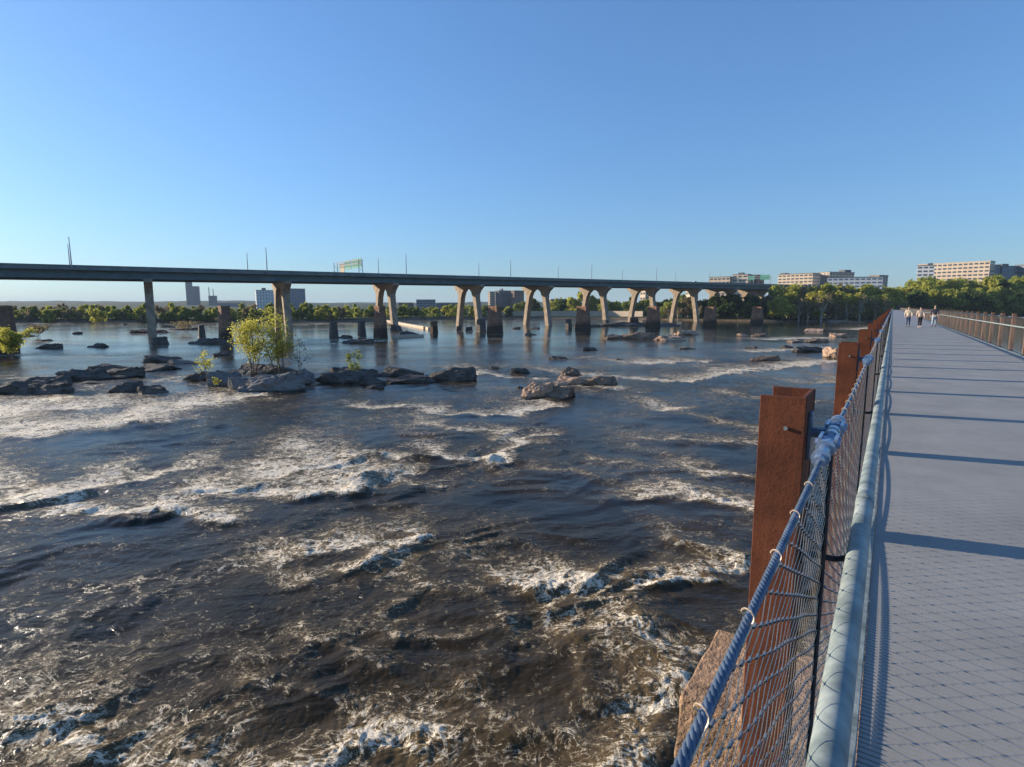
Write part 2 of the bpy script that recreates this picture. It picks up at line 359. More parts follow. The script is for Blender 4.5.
# ------------------------------------------------------------------ the river
# white water: (x0,y0,x1,y1, half width m, trail m, strength, wave height m)
FOAM = [
 (-60, 432, 30, 436, 2.5, 13, 1.0, .35), (30, 436, 120, 426, 2.0, 13, 1.0, .4), (120, 426, 190, 408, 1.5, 9, 1.0, .4), (190, 408, 252, 396, 1.2, 4, .9, .3),
 (-30, 412, 90, 408, 2.0, 8, .7, .2), (-60, 470, 20, 505, 1.0, 5, .75, .35), (0, 508, 70, 495, .7, 3, .9, .45), (70, 495, 104, 478, .6, 3, .8, .35), (60, 512, 130, 520, .6, 3.5, .85, .35),
 (130, 520, 172, 512, .55, 2.6, 1.0, .5), (172, 512, 222, 524, .5, 2.4, .95, .45), (110, 486, 185, 470, .8, 3, .75, .3), (200, 492, 300, 497, .8, 3.2, .8, .3), (190, 462, 260, 470, .9, 3.5, .5, .2),
 (300, 500, 352, 490, .6, 3.6, 1.0, .5), (352, 490, 372, 474, .5, 3.0, 1.0, .55), (256, 478, 340, 466, .9, 4, .75, .25), (290, 450, 400, 458, .9, 4, .6, .25), (372, 478, 420, 470, .5, 2, .55, .3),
 (440, 456, 500, 461, .7, 4.5, .95, .4), (500, 461, 524, 446, .6, 4, .95, .5), (524, 440, 560, 434, .5, 1.5, .6, .3), (450, 430, 510, 432, .9, 5, .6, .25), (400, 478, 430, 486, .5, 1.6, .5, .25),
 (440, 414, 500, 416, .9, 4, .75, .3), (500, 416, 556, 406, .8, 5, .85, .35), (360, 408, 440, 408, .9, 3, .55, .2), (480, 374, 548, 380, 1.0, 7, .8, .25),
 (276, 560, 300, 585, .35, 1.2, .5, .25), (318, 556, 356, 548, .4, 1.6, .8, .3), (356, 572, 384, 560, .4, 1.3, .75, .3), (384, 560, 416, 545, .45, 2.0, .8, .35), (400, 578, 432, 600, .3, 1.0, .5, .2),
 (505, 588, 545, 590, .35, 1.4, .95, .35), (545, 590, 584, 583, .35, 1.2, 1.0, .45), (640, 590, 712, 586, .35, 1.2, .95, .4), (590, 592, 640, 636, .4, 1.4, .75, .45), (640, 636, 690, 690, .5, 1.5, .85, .55),
 (600, 640, 640, 690, .4, 1.2, .6, .4), (560, 600, 600, 700, .3, .9, .5, .3), (665, 650, 700, 655, .3, .9, .7, .3), (680, 690, 640, 767, .6, 1.4, .7, .4), (640, 767, 600, 820, .6, 1.4, .7, .4),
 (640, 500, 690, 490, .5, 2.2, .7, .3), (700, 498, 756, 510, .5, 2.2, .85, .35), (716, 476, 760, 482, .6, 2.4, .8, .35), (690, 545, 745, 560, .4, 1.6, .7, .35), (700, 575, 750, 566, .4, 1.4, .75, .35),
 (600, 462, 680, 470, .5, 2.0, .35, .2), (545, 470, 600, 480, .5, 2, .3, .2), (680, 410, 770, 432, 1.0, 6, .72, .25), (650, 440, 760, 446, .9, 3, .35, .25), (770, 400, 850, 405, 1, 6, .4, .25),
 (560, 386, 640, 392, 1.0, 4, .45, .2), (600, 378, 690, 382, 1.3, 7, .85, .3), (690, 382, 742, 372, 1.1, 6, .8, .3), (640, 364, 712, 362, 1.3, 7, .7, .25), (560, 372, 600, 374, 1.0, 6, .7, .25),
 (748, 372, 838, 362, 1.3, 6, .75, .25), (755, 352, 840, 348, 1.4, 6, .6, .2), (775, 340, 830, 338, 1.5, 6, .7, .2), (855, 330, 900, 326, 2, 14, .8, .2), (560, 360, 620, 356, 1, 5, .3, .15), (820, 385, 880, 380, 1, 6, .5, .25),
 (0, 720, 60, 750, .3, 1.0, .55, .2), (60, 750, 130, 767, .35, 1.0, .5, .2), (330, 767, 370, 735, .35, 1.0, .6, .25), (370, 740, 430, 752, .35, 1.0, .75, .25), (430, 752, 440, 800, .3, .9, .6, .2), (150, 770, 320, 790, .5, 1.0, .45, .2),
 (470, 600, 520, 640, .3, .9, .4, .3), (470, 690, 520, 740, .3, .9, .35, .3), (240, 690, 320, 700, .3, .9, .3, .2), (560, 740, 600, 767, .3, .9, .4, .3), (400, 640, 470, 640, .3, .9, .32, .25), (300, 640, 380, 665, .3, .9, .3, .2),
 (298, 346, 383, 341, 1.2, 3, .6, .15), (430, 330, 520, 333, 1, 3, .1, .1), (30, 355, 110, 357, 1.5, 5, .4, .15), (0, 378, 60, 380, 1.5, 6, .35, .15), (160, 380, 240, 392, 1, 3, .5, .15),
]
def river():
    na, nr = 1150, 1050
    ang = np.linspace(R(-60), R(62), na)
    inv = np.linspace(1 / 5.5, 1 / 620.0, nr); inv = inv
    rr = 1.0 / inv
    A, RR = np.meshgrid(ang, rr)
    X = np.sin(A) * RR; Y = np.cos(A) * RR
    X = X.ravel(); Y = Y.ravel(); rad = RR.ravel()
    step = np.maximum(rad * rad * (1 / 5.5 - 1 / 620.0) / nr, rad * R(122) / na)
    fx, fy = math.cos(FLOW), math.sin(FLOW)
    U = X * fx + Y * fy; V = -X * fy + Y * fx
    foam = np.zeros_like(X); wave = np.zeros_like(X)
    wx = X + pn(X * .45, Y * .45, 5) * .9 + pn(X * 1.7, Y * 1.7, 6) * .3; wy = Y + pn(X * .45, Y * .45, 7) * .9 + pn(X * 1.7, Y * 1.7, 8) * .3
    far = np.clip(rad / 40, .45, 2.2)
    wx = X + (wx - X) * far; wy = Y + (wy - Y) * far
    for (x0, y0, x1, y1, hw, tr, st, wh) in FOAM:
        a = at(x0, y0); b = at(x1, y1)
        lo = min(a.y, b.y) - 6 - tr; hi = max(a.y, b.y) + 6 + tr * 2.5
        lx = min(a.x, b.x) - 6 - tr * 2; hx = max(a.x, b.x) + 6 + tr
        m = np.where((wy > lo) & (wy < hi) & (wx > lx) & (wx < hx))[0]
        if not len(m): continue
        d = b - a; L = max(d.length, .01); dx, dy = d.x / L, d.y / L
        qx = wx[m] - a.x; qy = wy[m] - a.y
        s = np.clip((qx * dx + qy * dy) / L, 0, 1)
        ex = qx - s * d.x; ey = qy - s * d.y
        ah0 = ex * fx + ey * fy; ahead = ah0 - hw * .45; side = -ex * fy + ey * fx
        w = np.where(ahead > 0, tr * 1.3, hw * .55)
        q = (ahead / w) ** 2 + (side / (hw * 1.6)) ** 2
        q = np.where(ahead > 0, np.sqrt(q) * .95, q)
        g = np.exp(-q * 1.15)
        foam[m] = np.maximum(foam[m], g * np.minimum(1, st * np.where(rad[m] > 24, 1.12, .9)))
        # a standing wave: trough on the near side, crest under the foam edge
        ahead = ah0; sg = (ahead - hw * .25) / (hw * 1.25)
        wv_ = wh * (np.exp(-sg ** 2) - .6 * np.exp(-((ahead + hw * 1.3) / (hw * 1.2)) ** 2)) * np.exp(-(side / (hw * 2.2)) ** 2)
        wave[m] += wv_ * .6
    nearb = .16 + .16 * pn(X * .12, Y * .12, 11) + .14 * pn(X * .33, Y * .33, 15) + .10 * sstep(26, 12, Y)
    farb = .8 * sstep(110, 170, rad) * (.34 + .3 * pn(X * .025, Y * .07, 16) + .2 * pn(X * .09, Y * .25, 17)) * (1 - .6 * sstep(-.1, .3, X / np.maximum(Y, 1)))  # distant foam streaks, raised on the left to paint in bright sky reflection
    foam = np.clip(foam + nearb * np.where(rad < 130, 1, .4) + np.clip(farb, 0, 1), 0, 1)
    turb = np.clip(.55 + .5 * pn(X * .07, Y * .07, 12) + foam * .9, .3, 1.6)
    turb *= 1 + sstep(35, 80, rad) * .25 - sstep(60, 220, rad) * 1.13
    Z = np.zeros_like(X)
    du = pn(X * .22, Y * .22, 13) * 1.6; dv = pn(X * .22, Y * .22, 14) * 1.6
    for lam, amp, asp, sd, rg in ((6.5, .14, 2.0, 20, 0), (3.1, .10, 1.8, 21, 1), (1.7, .06, 1.6, 22, 1), (.95, .034, 1.6, 23, 0), (.5, .017, 1.5, 24, 0), (.27, .007, 1.4, 25, 0), (.15, .003, 1.2, 26, 0)):
        wgt = np.clip(lam / step / 3.0, 0, 1)
        if wgt.max() <= 0: continue
        n = pn((U + du) / lam, (V + dv) / (lam * asp), sd)
        if rg: n = (1 - np.abs(n) * 2.1) - .55
        Z += amp * n * wgt * turb
    froth = pn(X * 3.1, Y * 3.1, 31) * np.clip(.32 / step / 3, 0, 1) + .6 * pn(X * 7.3, Y * 7.3, 32) * np.clip(.14 / step / 3, 0, 1)
    Z += wave * np.where(rad < 22, .42, .34) + foam * .04 * froth
    verts = np.stack([X, Y, Z], 1)
    idx = np.arange(na * nr).reshape(nr, na)
    faces = np.stack([idx[:-1, :-1], idx[1:, :-1], idx[1:, 1:], idx[:-1, 1:]], -1).reshape(-1, 4)[:, ::-1]
    o = np_mesh('water', verts, faces, M['water'], True, {'foam': foam, 'chop': turb})
    tag(o, kind='structure')
    # the rest of the river, behind and beside the detailed sheet
    mb = MB(); mb.add([(-2500, -2500, -.6), (2500, -2500, -.6), (2500, 900, -.6), (-2500, 900, -.6)], [(0, 1, 2, 3)])
    tag(mb.build('water', M['water']), kind='structure')
river()

# shore radius by heading (degrees right of the camera)
SH = [(-90, 330), (-60, 335), (-46, 335), (-32, 335), (-17, 338), (-12, 372), (-7, 415), (0, 430), (10, 430), (14, 405), (19, 372), (24, 350), (32, 352), (40, 360), (60, 330), (90, 320)]
def shore(a):
    return np.interp(np.degrees(a), [q[0] for q in SH], [q[1] / max(.3, math.cos(R(min(55, abs(q[0]))))) for q in SH])
def ground_h(X, Y):
    a = np.arctan2(X, Y); r = np.hypot(X, Y)
    d = r - shore(a) - 5 * pn(X * .03, Y * .03, 41) - 2 * pn(X * .13, Y * .13, 42)
    h = -2.5 + 4.3 * sstep(-4, 9, d) + .5 * pn(X * .08, Y * .08, 43) * sstep(0, 20, d)
    right = sstep(R(16), R(26), a)
    h = h + right * 15 * sstep(40, 260, d) + (1 - right) * 2.5 * sstep(20, 200, d)
    h = h + (26 + 14 * pn(X * .0012, Y * .0012, 44) + 4 * pn(X * .01, Y * .01, 45)) * sstep(1300, 3200, r)
    return h
def ground():
    na, nr = 420, 260
    ang = np.linspace(R(-100), R(100), na); rr = 290 * (9000 / 290.) ** (np.linspace(0, 1, nr) ** 1.5)
    A, RR = np.meshgrid(ang, rr); X = (np.sin(A) * RR).ravel(); Y = (np.cos(A) * RR).ravel()
    Z = ground_h(X, Y)
    idx = np.arange(na * nr).reshape(nr, na)
    faces = np.stack([idx[:-1, :-1], idx[1:, :-1], idx[1:, 1:], idx[:-1, 1:]], -1).reshape(-1, 4)[:, ::-1]
    tag(np_mesh('ground', np.stack([X, Y, Z], 1), faces, M['ground'], True), kind='structure')
    mb = MB(); mb.add([(-9000, -9000, -3), (9000, -9000, -3), (9000, 9000, -3), (-9000, 9000, -3)], [(0, 1, 2, 3)])
    tag(mb.build('river_bed', M['ground']), kind='structure')
ground()
def gh(x, y): return float(ground_h(np.array([float(x)]), np.array([float(y)]))[0])

# ------------------------------------------------------------------ footbridge
T0, T1, SP, PW = -6.0, 415.0, 2.85, 3.75
def footbridge():
    # ribbed deck, one rib every 29 mm near, coarser far off
    mb = MB(); t = T0
    v = []; f = []
    prof = []
    while t < 60: prof += [(t, 0), (t + .021, 0), (t + .0225, -.006), (t + .0275, -.006)]; t += .029
    while t < T1: prof += [(t, 0), (t + .25, 0)]; t += 4
    prof.append((T1, 0))
    for t, z in prof:
        v += [wk(t, 0.012, z), wk(t, PW, z)]
    for i in range(len(prof) - 1): f.append((2 * i, 2 * i + 1, 2 * i + 3, 2 * i + 2))
    mb.add(v, f); o = mb.build('path', M['deck']); tag(o, kind='structure')
    br = empty('footbridge', wk(0, 0, 0)); O = Vector(br.location)
    tag(br, 'long straight footbridge with pale ribbed deck running to the far wooded bank', 'footbridge')
    def loc(t, p, z): return wk(t, p, z) - O
    def bar(p0, p1, z0, z1, ta=T0, tb=T1):
        m = MB(); lo = [loc(ta, p0, z0), loc(ta, p1, z0), loc(tb, p1, z0), loc(tb, p0, z0)]
        m.hexa(lo, [q + Vector((0, 0, z1 - z0)) for q in lo]); return m
    bar(-.092, .009, -.22, .012).build('kerb', M['galv'], br, bevel=.004)
    bar(PW + .004, PW + .08, -.22, .012).build('kerb', M['galv'], br, bevel=.004)
    bar(-.094, -.03, -.75, -.224).build('edge_beam', M['rust_dark'], br)
    bar(PW + .02, PW + .08, -.75, -.224).build('edge_beam', M['rust_dark'], br)
    bar(.2, PW - .2, -.5, -.03).build('deck_slab', M['rust_dark'], br)
    return br
footbridge()

def post_mesh():
    """H section, flanges across the walkway; local x = across (to the right), y = along the walkway."""
    m = MB(); w, d, tf, z0, z1 = .06, .11, .012, -.75, 1.40
    m.box((-w, -d, z0), (w, -d + tf, z1)); m.box((-w, d - tf, z0), (w, d, z1)); m.box((w - .014, -d + tf, z0), (w - .002, d - tf, z1))
    return m
PANEL_T = SP
def mesh_panel(cw, ch, wr, fer, n=3):
    m = MB(); nt = round(SP / cw); H0, H1 = .045, 1.265; nz = round((H1 - H0) / ch); cw = SP / nt; ch = (H1 - H0) / nz
    def P(i, j):
        t = i * cw / 2; s = t / SP; z = H0 + j * ch / 2
        k = (z - H0) / (H1 - H0)
        z -= .018 * 4 * s * (1 - s) * k - .02 * 4 * s * (1 - s) * (1 - k)
        return Vector((.002 * math.sin(i * 1.7 + j), t, z))
    for j0 in range(-nt * 2, nz * 2 + 1, 2):
        a = [P(i, j0 + i) for i in range(nt * 2 + 1) if 0 <= j0 + i <= nz * 2]
        if len(a) > 1: m.tube(a, wr, n, False)
        b = [P(i, nz * 2 - (j0 + i)) for i in range(nt * 2 + 1) if 0 <= j0 + i <= nz * 2]
        if len(b) > 1: m.tube(b, wr, n, False)
    if fer:
        m.mi = 1
        for i in range(nt * 2 + 1):
            for j in range(nz * 2 + 1):
                if (i + j) % 2 == 0:
                    q = P(i, j); m.tube([q - Vector((0, .0055, 0)), q + Vector((0, .0055, 0))], .0026, 5, False)
    return m
def rope(nst, rad, seg, sag, zc, turns, y0=.07, y1=SP - .07):
    m = MB(); 
    for k in range(nst):
        pts = []
        for i in range(seg + 1):
            s = i / seg; a = 2 * math.pi * (k / nst + turns * s)
            z = zc - sag * 4 * s * (1 - s)
            pts.append((rad * .62 * math.cos(a), y0 + (y1 - y0) * s, z + rad * .62 * math.sin(a)))
        m.tube(pts, rad * .42, 5, False)
    return m
CH = 1.285
def railing(side):
    s = 1 if side == 'left' else -1
    p_post = -.238 if side == 'left' else PW + .238
    p_cab = -.118 if side == 'left' else PW + .118
    p_rail = -.032 if side == 'left' else PW + .032
    root = empty('railing', wk(0, 0, 0), -PSI); O = root
    tag(root, 'near railing of rust red posts, wire mesh and blue top cable left of the deck' if side == 'left'
        else 'brown post and wire mesh railing on the far edge of the walkway', 'railing')
    def L(o, p, t, z=0, mirror=False):
        o.location = (p, t, z)
        if mirror: o.scale.x = -1
        return o
    tbase = 1.85 if side == 'left' else 1.0
    n = int((T1 - tbase) / SP)
    ks = list(range(-2, n))
    near_p = post_mesh().build('post', M['rust' if side == 'left' else 'rust_brown'], root, bevel=.002)
    # bracket, clevis and sockets (sub-parts of the post), local coords around the post axis
    dx = .12 * 1.0
    b = MB(); b.box((.058, -.025, 1.205), (.068, .025, 1.345)); b.box((.068, -.012, 1.272), (.118, .012, 1.298)); 
    b.tube([(.066, 0, 1.285), (.12, 0, 1.285)], .015, 8)
    brk = b.build('bracket', M['cable'], near_p, smooth=False, bevel=.002)
    c = MB()
    for sg in (-1, 1):
        L_ = .36 if sg * s < 0 or side == 'left' and sg < 0 else .22
        T = lambda a_, r_: c.tube([(.12, sg * a_[0], CH), (.12, sg * a_[1], CH)], r_, 12)
        T((-.01, .05), .019); T((.052, .075), .012)
        for x in (-1, 1): c.box((.12 + x * .019 - .004, min(sg * .06, sg * .15), CH - .017), (.12 + x * .019 + .004, max(sg * .06, sg * .15), CH + .017))
        c.tube([(.092, sg * .078, CH), (.148, sg * .078, CH)], .009, 8); c.tube([(.09, sg * .135, CH), (.15, sg * .135, CH)], .011, 8)
        T((.12, .19), .012); T((.19, .215), .023); T((.217, L_ - .06), .0145); T((L_ - .058, L_ - .03), .021); T((L_ - .03, L_), .0135)
    clv = c.build('cable_fitting', M['steel'], near_p)
    for p_ in clv.data.polygons: p_.use_smooth = False
    r = MB(); r.tube([(.124, -.045, -.1), (.124, -.045, CH - .01)], .007, 6)
    rod = r.build('mesh_rod', M['darksteel'], near_p)
    a = MB(); a.tube([(.062, .03, .90), (.15, .03, .90), (.19, .03, .915), (.205, .03, .93)], .009, 8); a.box((.058, 0, .875), (.066, .06, .925))
    arm = a.build('rail_arm', M['darksteel'], near_p)
    bo = MB(); bo.tube([(.012, -.112, 1.31), (.012, -.118, 1.31)], .006, 6); bo.build('bolt', M['galv'], near_p)
    sb = MB(); sb.box((.058, -.035, .055), (.145, .035, .067)); sb.tube([(.124, -.06, .06), (.124, .06, .06)], .012, 8)
    sbo = sb.build('base_bracket', M['galv'], near_p)
    L(near_p, p_post, tbase + SP * ks[0], 0, s < 0)
    posts = [near_p]
    far_from = 97
    for i, k in enumerate(ks[1:], 1):
        if i < far_from:
            if i <= 40: q = copy_tree(near_p, root)
            else:
                q = near_p.copy(); COL.objects.link(q); q.parent = root
            L(q, p_post, tbase + SP * k, 0, s < 0)
            q.rotation_euler = (random.gauss(0, .003), random.gauss(0, .003), 0)
    m = MB()
    for k in ks[far_from:]:
        y = tbase + SP * k
        for (ya, yb) in ((-.11, -.098), (.098, .11)): m.box((p_post - .06, y + ya, -.75), (p_post + .06, y + yb, 1.4))
        m.box((p_post + s * .046, y - .098, -.75), (p_post + s * .058, y + .098, 1.4))
    tag(m.build('post', M['rust'], root), kind='stuff')
    # wire mesh panels
    near = mesh_panel(.1, .048, .0008, True).build('mesh_panel', [M['wire'], M['ferrule']], root)
    mid = mesh_panel(.225, .116, .0019, False).build('mesh_panel', M['wire'], root)
    farp = mesh_panel(.475, .235, .0035, False)
    L(near, p_cab, tbase + SP * ks[0]); L(mid, p_cab, tbase + SP * ks[14])
    for i, k in enumerate(ks):
        if i in (0, 14) or i >= far_from: continue
        src = near if i < 14 else mid
        q = src.copy(); COL.objects.link(q); q.parent = root; L(q, p_cab, tbase + SP * k)
    m = MB()
    for k in ks[far_from:]:
        b0 = len(m.v); m.v.extend([(x + p_cab, y + tbase + SP * k, z) for x, y, z in farp.v]); m.f.extend([tuple(b0 + w for w in q) for q in farp.f]); m.m.extend([0] * len(farp.f))
    tag(m.build('mesh_panel', M['wire'], root), kind='stuff')
    # top cable of twisted strands; bottom rope
    cb = rope(6, .0066, 240, .012, CH, 34, .20, SP - .34).build('top_cable', M['cable'], root, smooth=True)
    lace = MB(); pts = []
    for i in range(12):
        y = .28 + i * .2
        if y > SP - .42: break
        pts += [(.0085 * math.cos(a_), y + .03 * a_ / 6.3, CH - .003 + .0085 * math.sin(a_)) for a_ in np.linspace(-.5, 5.2, 12)] + [(0, y + .06, CH - .022)]
    lace.tube(pts, .0011, 4, False)
    lo = lace.build('lacing', M['wire'], root)
    bc = rope(1, .012, 16, -.01, .042, 0).build('bottom_cable', M['cable'], root, smooth=True)
    for o_ in (cb, bc): L(o_, p_cab, tbase + SP * ks[0])
    lo.parent = cb; lo.location = (0, 0, 0)
    for i, k in enumerate(ks[1:], 1):
        if i < far_from:
            q = cb.copy(); COL.objects.link(q); q.parent = root; L(q, p_cab, tbase + SP * k)
            if i < 12:
                l2 = lo.copy(); COL.objects.link(l2); l2.parent = q; l2.location = (0, 0, 0)
            q = bc.copy(); COL.objects.link(q); q.parent = root; L(q, p_cab, tbase + SP * k)
    m = MB(); m.tube([(p_cab, tbase + SP * ks[far_from], CH), (p_cab, T1, CH)], .012, 5)
    tag(m.build('top_cable', M['cable'], root), kind='stuff')
    # handrail tube, in lengths joined by short sleeves
    m = MB(); pts = [(p_rail, t, .955) for t in np.arange(T0, T1, 5.7)]
    m.tube(pts, .027, 20); hr = m.build('handrail', M['galv'], root, smooth=True)
    for t in (2.3, 8.0, 13.7, 19.4, 25.1, 30.8):
        m = MB(); m.tube([(p_rail, t, .955), (p_rail, t + .09, .955)], .029, 20); m.build('sleeve', M['galv'], hr, smooth=True)
railing('left'); railing('right')

def footbridge_piers():
    rr = random.Random(5)
    spots = [(5.1, 'old granite bridge pier under the near railing, stained orange brown, water foaming round it')]
    spots += [(5.1 + 24 * k, 'old granite pier under the footbridge in mid river, %s from the camera' % w) for k, w in ((1, 'second'), (2, 'third'), (3, 'fourth'), (4, 'fifth'), (5, 'sixth'), (6, 'seventh'), (7, 'eighth'), (8, 'ninth'), (9, 'tenth'), (10, 'eleventh'), (11, 'twelfth'), (12, 'thirteenth'))]
    for t, lab in spots:
        root = empty('stone_pier', wk(t, 0, 0) - Vector((0, 0, DECK)), -PSI)
        tag(root, lab, 'pier', 'granite piers under the footbridge')
        z = DECK - 1.65; course = 0
        w0, w1, h = -1.28, PW + 1.3, .62
        dz = [.62, .75, .8, .85, .9, .9, .9, .9]
        grow = 0
        for d in dz:
            m = MB(); zt = z; zb = z - d
            j = lambda: rr.uniform(-.03, .03)
            top = [(w0 - grow + j(), -.62 - grow * .5 + j(), zt), (w1 + grow, -.62 - grow * .5, zt), (w1 + grow, .62 + grow * .5, zt), (w0 - grow + j(), .62 + grow * .5 + j(), zt)]
            g2 = grow + .015
            bot = [(w0 - g2, -.62 - g2 * .5, zb + .03), (w1 + g2, -.62 - g2 * .5, zb + .03), (w1 + g2, .62 + g2 * .5, zb + .03), (w0 - g2, .62 + g2 * .5, zb + .03)]
            m.hexa([Vector(q) for q in bot], [Vector(q) for q in top])
            o = m.build('stone_course', M['granite'], root)
            if t < 10:
                md = o.modifiers.new('b', 'BEVEL'); md.width = .02; md.segments = 2
                md = o.modifiers.new('s', 'SUBSURF'); md.subdivision_type = 'SIMPLE'; md.levels = md.render_levels = 4
                tx = bpy.data.textures.new('stone_relief', 'CLOUDS'); tx.noise_scale = .35; tx.noise_depth = 5
                md = o.modifiers.new('d', 'DISPLACE'); md.texture = tx; md.strength = .045; md.mid_level = .5; md.texture_coords = 'LOCAL'
            z = zb; grow = g2 + (-.05 if course == 0 else .05 if course % 2 else -.02); course += 1
        m = MB(); 
        for p in (.5, PW - .5): m.box((p - .25, -.25, DECK - 1.66), (p + .25, .25, DECK - .5))
        m.build('bearing', M['rust_dark'], root)
footbridge_piers()

# ------------------------------------------------------------------ highway bridge
Zr0, C_ = 183.0, .139
def bn(n):                                   # centre line of the near face, span number n
    Y = Zr0 * (1 + C_ * n); return Vector((px((150 + 171.5 * n) / (1 + C_ * n), Y, 9), Y, 0))
HD = (bn(8) - bn(0)).normalized(); HP = Vector((-HD.y, HD.x, 0))      # along; across, away from us
SPAN = (bn(8) - bn(0)).length / 8
ftop = lambda n: 21.0 + .46 * n
def highway():
    root = empty('highway_bridge', bn(0)); O = Vector(root.location); e = 12.0
    tag(root, 'long grey green girder highway bridge on tan arched concrete piers crossing the whole river', 'bridge')
    C0 = bn(0) - O; BP = Vector((math.sin(R(-32.5)), math.cos(R(-32.5)), 0)); BD = Vector((BP.y, -BP.x, 0))
    def Q(n, a, z): return HD * (SPAN * n) + HP * a + Vector((0, 0, z))
    def run(a0, a1, zb, zt, n0=-2.6, n1=13.0, step=1):
        m = MB(); ns = np.arange(n0, n1 + .01, step)
        for i in range(len(ns) - 1):
            p, q = ns[i], ns[i + 1]
            lo = [Q(p, a0, ftop(p) + zb), Q(q, a0, ftop(q) + zb), Q(q, a1, ftop(q) + zb), Q(p, a1, ftop(p) + zb)]
            hi = [Q(p, a0, ftop(p) + zt), Q(q, a0, ftop(q) + zt), Q(q, a1, ftop(q) + zt), Q(p, a1, ftop(p) + zt)]
            m.hexa(lo, hi)
        return m
    run(-e, e, -1.35, -1.0).build('road_deck', M['parapet'], root)
    run(-e - .02, -e + .35, -.997, 0).build('parapet', M['parapet'], root); run(e - .35, e + .02, -.997, 0).build('parapet', M['parapet'], root)
    for a in (-9.8, -3.4, 3.4, 9.8):
        g = run(a - .25, a + .25, -3.5, -1.353); g2 = run(a - .6, a + .6, -3.6, -3.503); g.v, g.f, g.m = g.v, g.f, g.m
        go = g.build('girder', M['girder'], root); g2.build('bottom_flange', M['girder'], go)
    m = run(-e - .12, -e - .03, -.28, -.12); m.build('rail_bar', M['parapet'], root)
    for n in range(-2, 13):
        zt = ftop(n) - 3.603
        outer = [(11.0, zt), (11.0, zt - .9), (8.6, zt - 2.6), (7.5, zt - 4.2), (7.6, zt - 6.5), (8.6, zt - 11.5), (10.6, -3)]
        inner = [(0, zt - 1.35), (2.2, zt - 1.75), (3.8, zt - 3.0), (4.9, zt - 5.2), (5.6, zt - 8), (6.5, zt - 12.5), (8.1, -3)]
        m = MB(); T = 1.15
        # strip between outer and inner on each side
        for sg in (-1, 1):
            k = len(outer); vs = []
            io = [(0, zt)] + outer; 
            # resample: pair outer/inner by index
            prs = [((0, zt), inner[0]), ((5.5, zt), inner[1]), (outer[0], inner[1]), (outer[1], inner[2]), (outer[2], inner[2]), (outer[3], inner[3]), (outer[4], inner[4]), (outer[5], inner[5]), (outer[6], inner[6])]
            for (p, q) in zip(prs[:-1], prs[1:]):
                quad = [p[0], q[0], q[1], p[1]]
                if quad[2] == quad[3]: quad = quad[:3]
                fr = [BP * (sg * u * 1.12) - BD * T + Vector((0, 0, z)) for u, z in quad]; bk = [w + BD * (2 * T) for w in fr]
                kk = len(fr); m.add(fr + bk, [tuple(range(kk)), tuple(range(2 * kk - 1, kk - 1, -1))] + [(i, (i + 1) % kk, kk + (i + 1) % kk, kk + i) for i in (range(kk))])
        o = m.build('pier', M['concrete'], root, loc=Q(n, 0, 0))
        me = o.data; bm = bmesh.new(); bm.from_mesh(me); bmesh.ops.remove_doubles(bm, verts=bm.verts, dist=.001)
        # drop inner faces shared by neighbours
        seen = {}
        for f_ in bm.faces: seen.setdefault(tuple(sorted(v_.index for v_ in f_.verts)), []).append(f_)
        dead = [f_ for fs in seen.values() if len(fs) > 1 for f_ in fs]
        bmesh.ops.delete(bm, geom=dead, context='FACES_ONLY'); bmesh.ops.recalc_face_normals(bm, faces=bm.faces); bm.to_mesh(me); bm.free()
highway()

def light_poles():
    src = None; lab = ['first', 'second', 'third', 'fourth', 'fifth', 'sixth', 'seventh', 'eighth']
    i = 0
    for k in range(8):
        n = -.466 + 1.272 * k
        for side, a in (('near', -12.4), ('far', 12.4)):
            base = bn(0) + HD * (SPAN * n) + HP * a; base.z = ftop(n) - 1.1
            if src is None:
                root = empty('street_lamp', base, math.atan2(HP.y, HP.x))
                m = MB(); m.tube([(0, 0, 0), (0, 0, 5), (0, 0, 8.4)], [.17, .13, .09], 6); p = m.build('pole', M['pole'], root)
                m = MB(); m.tube([(0, 0, 8.35), (.5, 0, 8.6), (1.1, 0, 8.65)], .06, 5); m.build('arm', M['pole'], p)
                m = MB(); m.hexa([Vector(q) for q in ((.95, -.15, 8.58), (1.6, -.15, 8.58), (1.6, .15, 8.58), (.95, .15, 8.58))], [Vector(q) for q in ((1, -.1, 8.76), (1.5, -.1, 8.74), (1.5, .1, 8.74), (1, .1, 8.76))]); m.build('lamp_head', M['lamp'], root)
                src = root; o = root
            else: o = copy_tree(src)
            o.location = base
            if side == 'far': o.rotation_euler.z = math.atan2(-HP.y, -HP.x)
            tag(o, '%s slim grey street lamp from the left on the %s parapet of the highway bridge' % (lab[k], side), 'street lamp', 'street lamps along the highway bridge')
light_poles()

def gantry(n, a0, a1, label, h, panels, boardmat):
    base = bn(0) + HD * (SPAN * n) + HP * a0; base.z = ftop(n) - 1.1
    root = empty('sign_gantry', base, math.atan2(HP.y, HP.x)); W = a1 - a0
    tag(root, label, 'sign gantry')
    for x in (0, W):
        m = MB()
        for y in (-.7, .7): m.tube([(x, y, 0), (x, y, h)], .13, 6)
        for z in (h * .3, h * .65): m.tube([(x, -.7, z), (x, .7, z + 1)], .06, 4)
        m.build('upright', M['pole'], root)
    m = MB()
    for z in (h, h - 1.3):
        for y in (-.6, .6): m.tube([(0, y, z), (W, y, z)], .09, 5)
    k = int(W / 2)
    for i in range(k): m.tube([(i * W / k, -.6, h - 1.3), ((i + 1) * W / k, -.6, h)], .05, 4)
    m.build('truss', M['pole'], root)
    for (x0, x1, z0, z1, mt) in panels:
        m = MB(); m.box((x0, -.85, z0), (x1, -.72, z1)); m.build('sign_panel', M[mt], root)
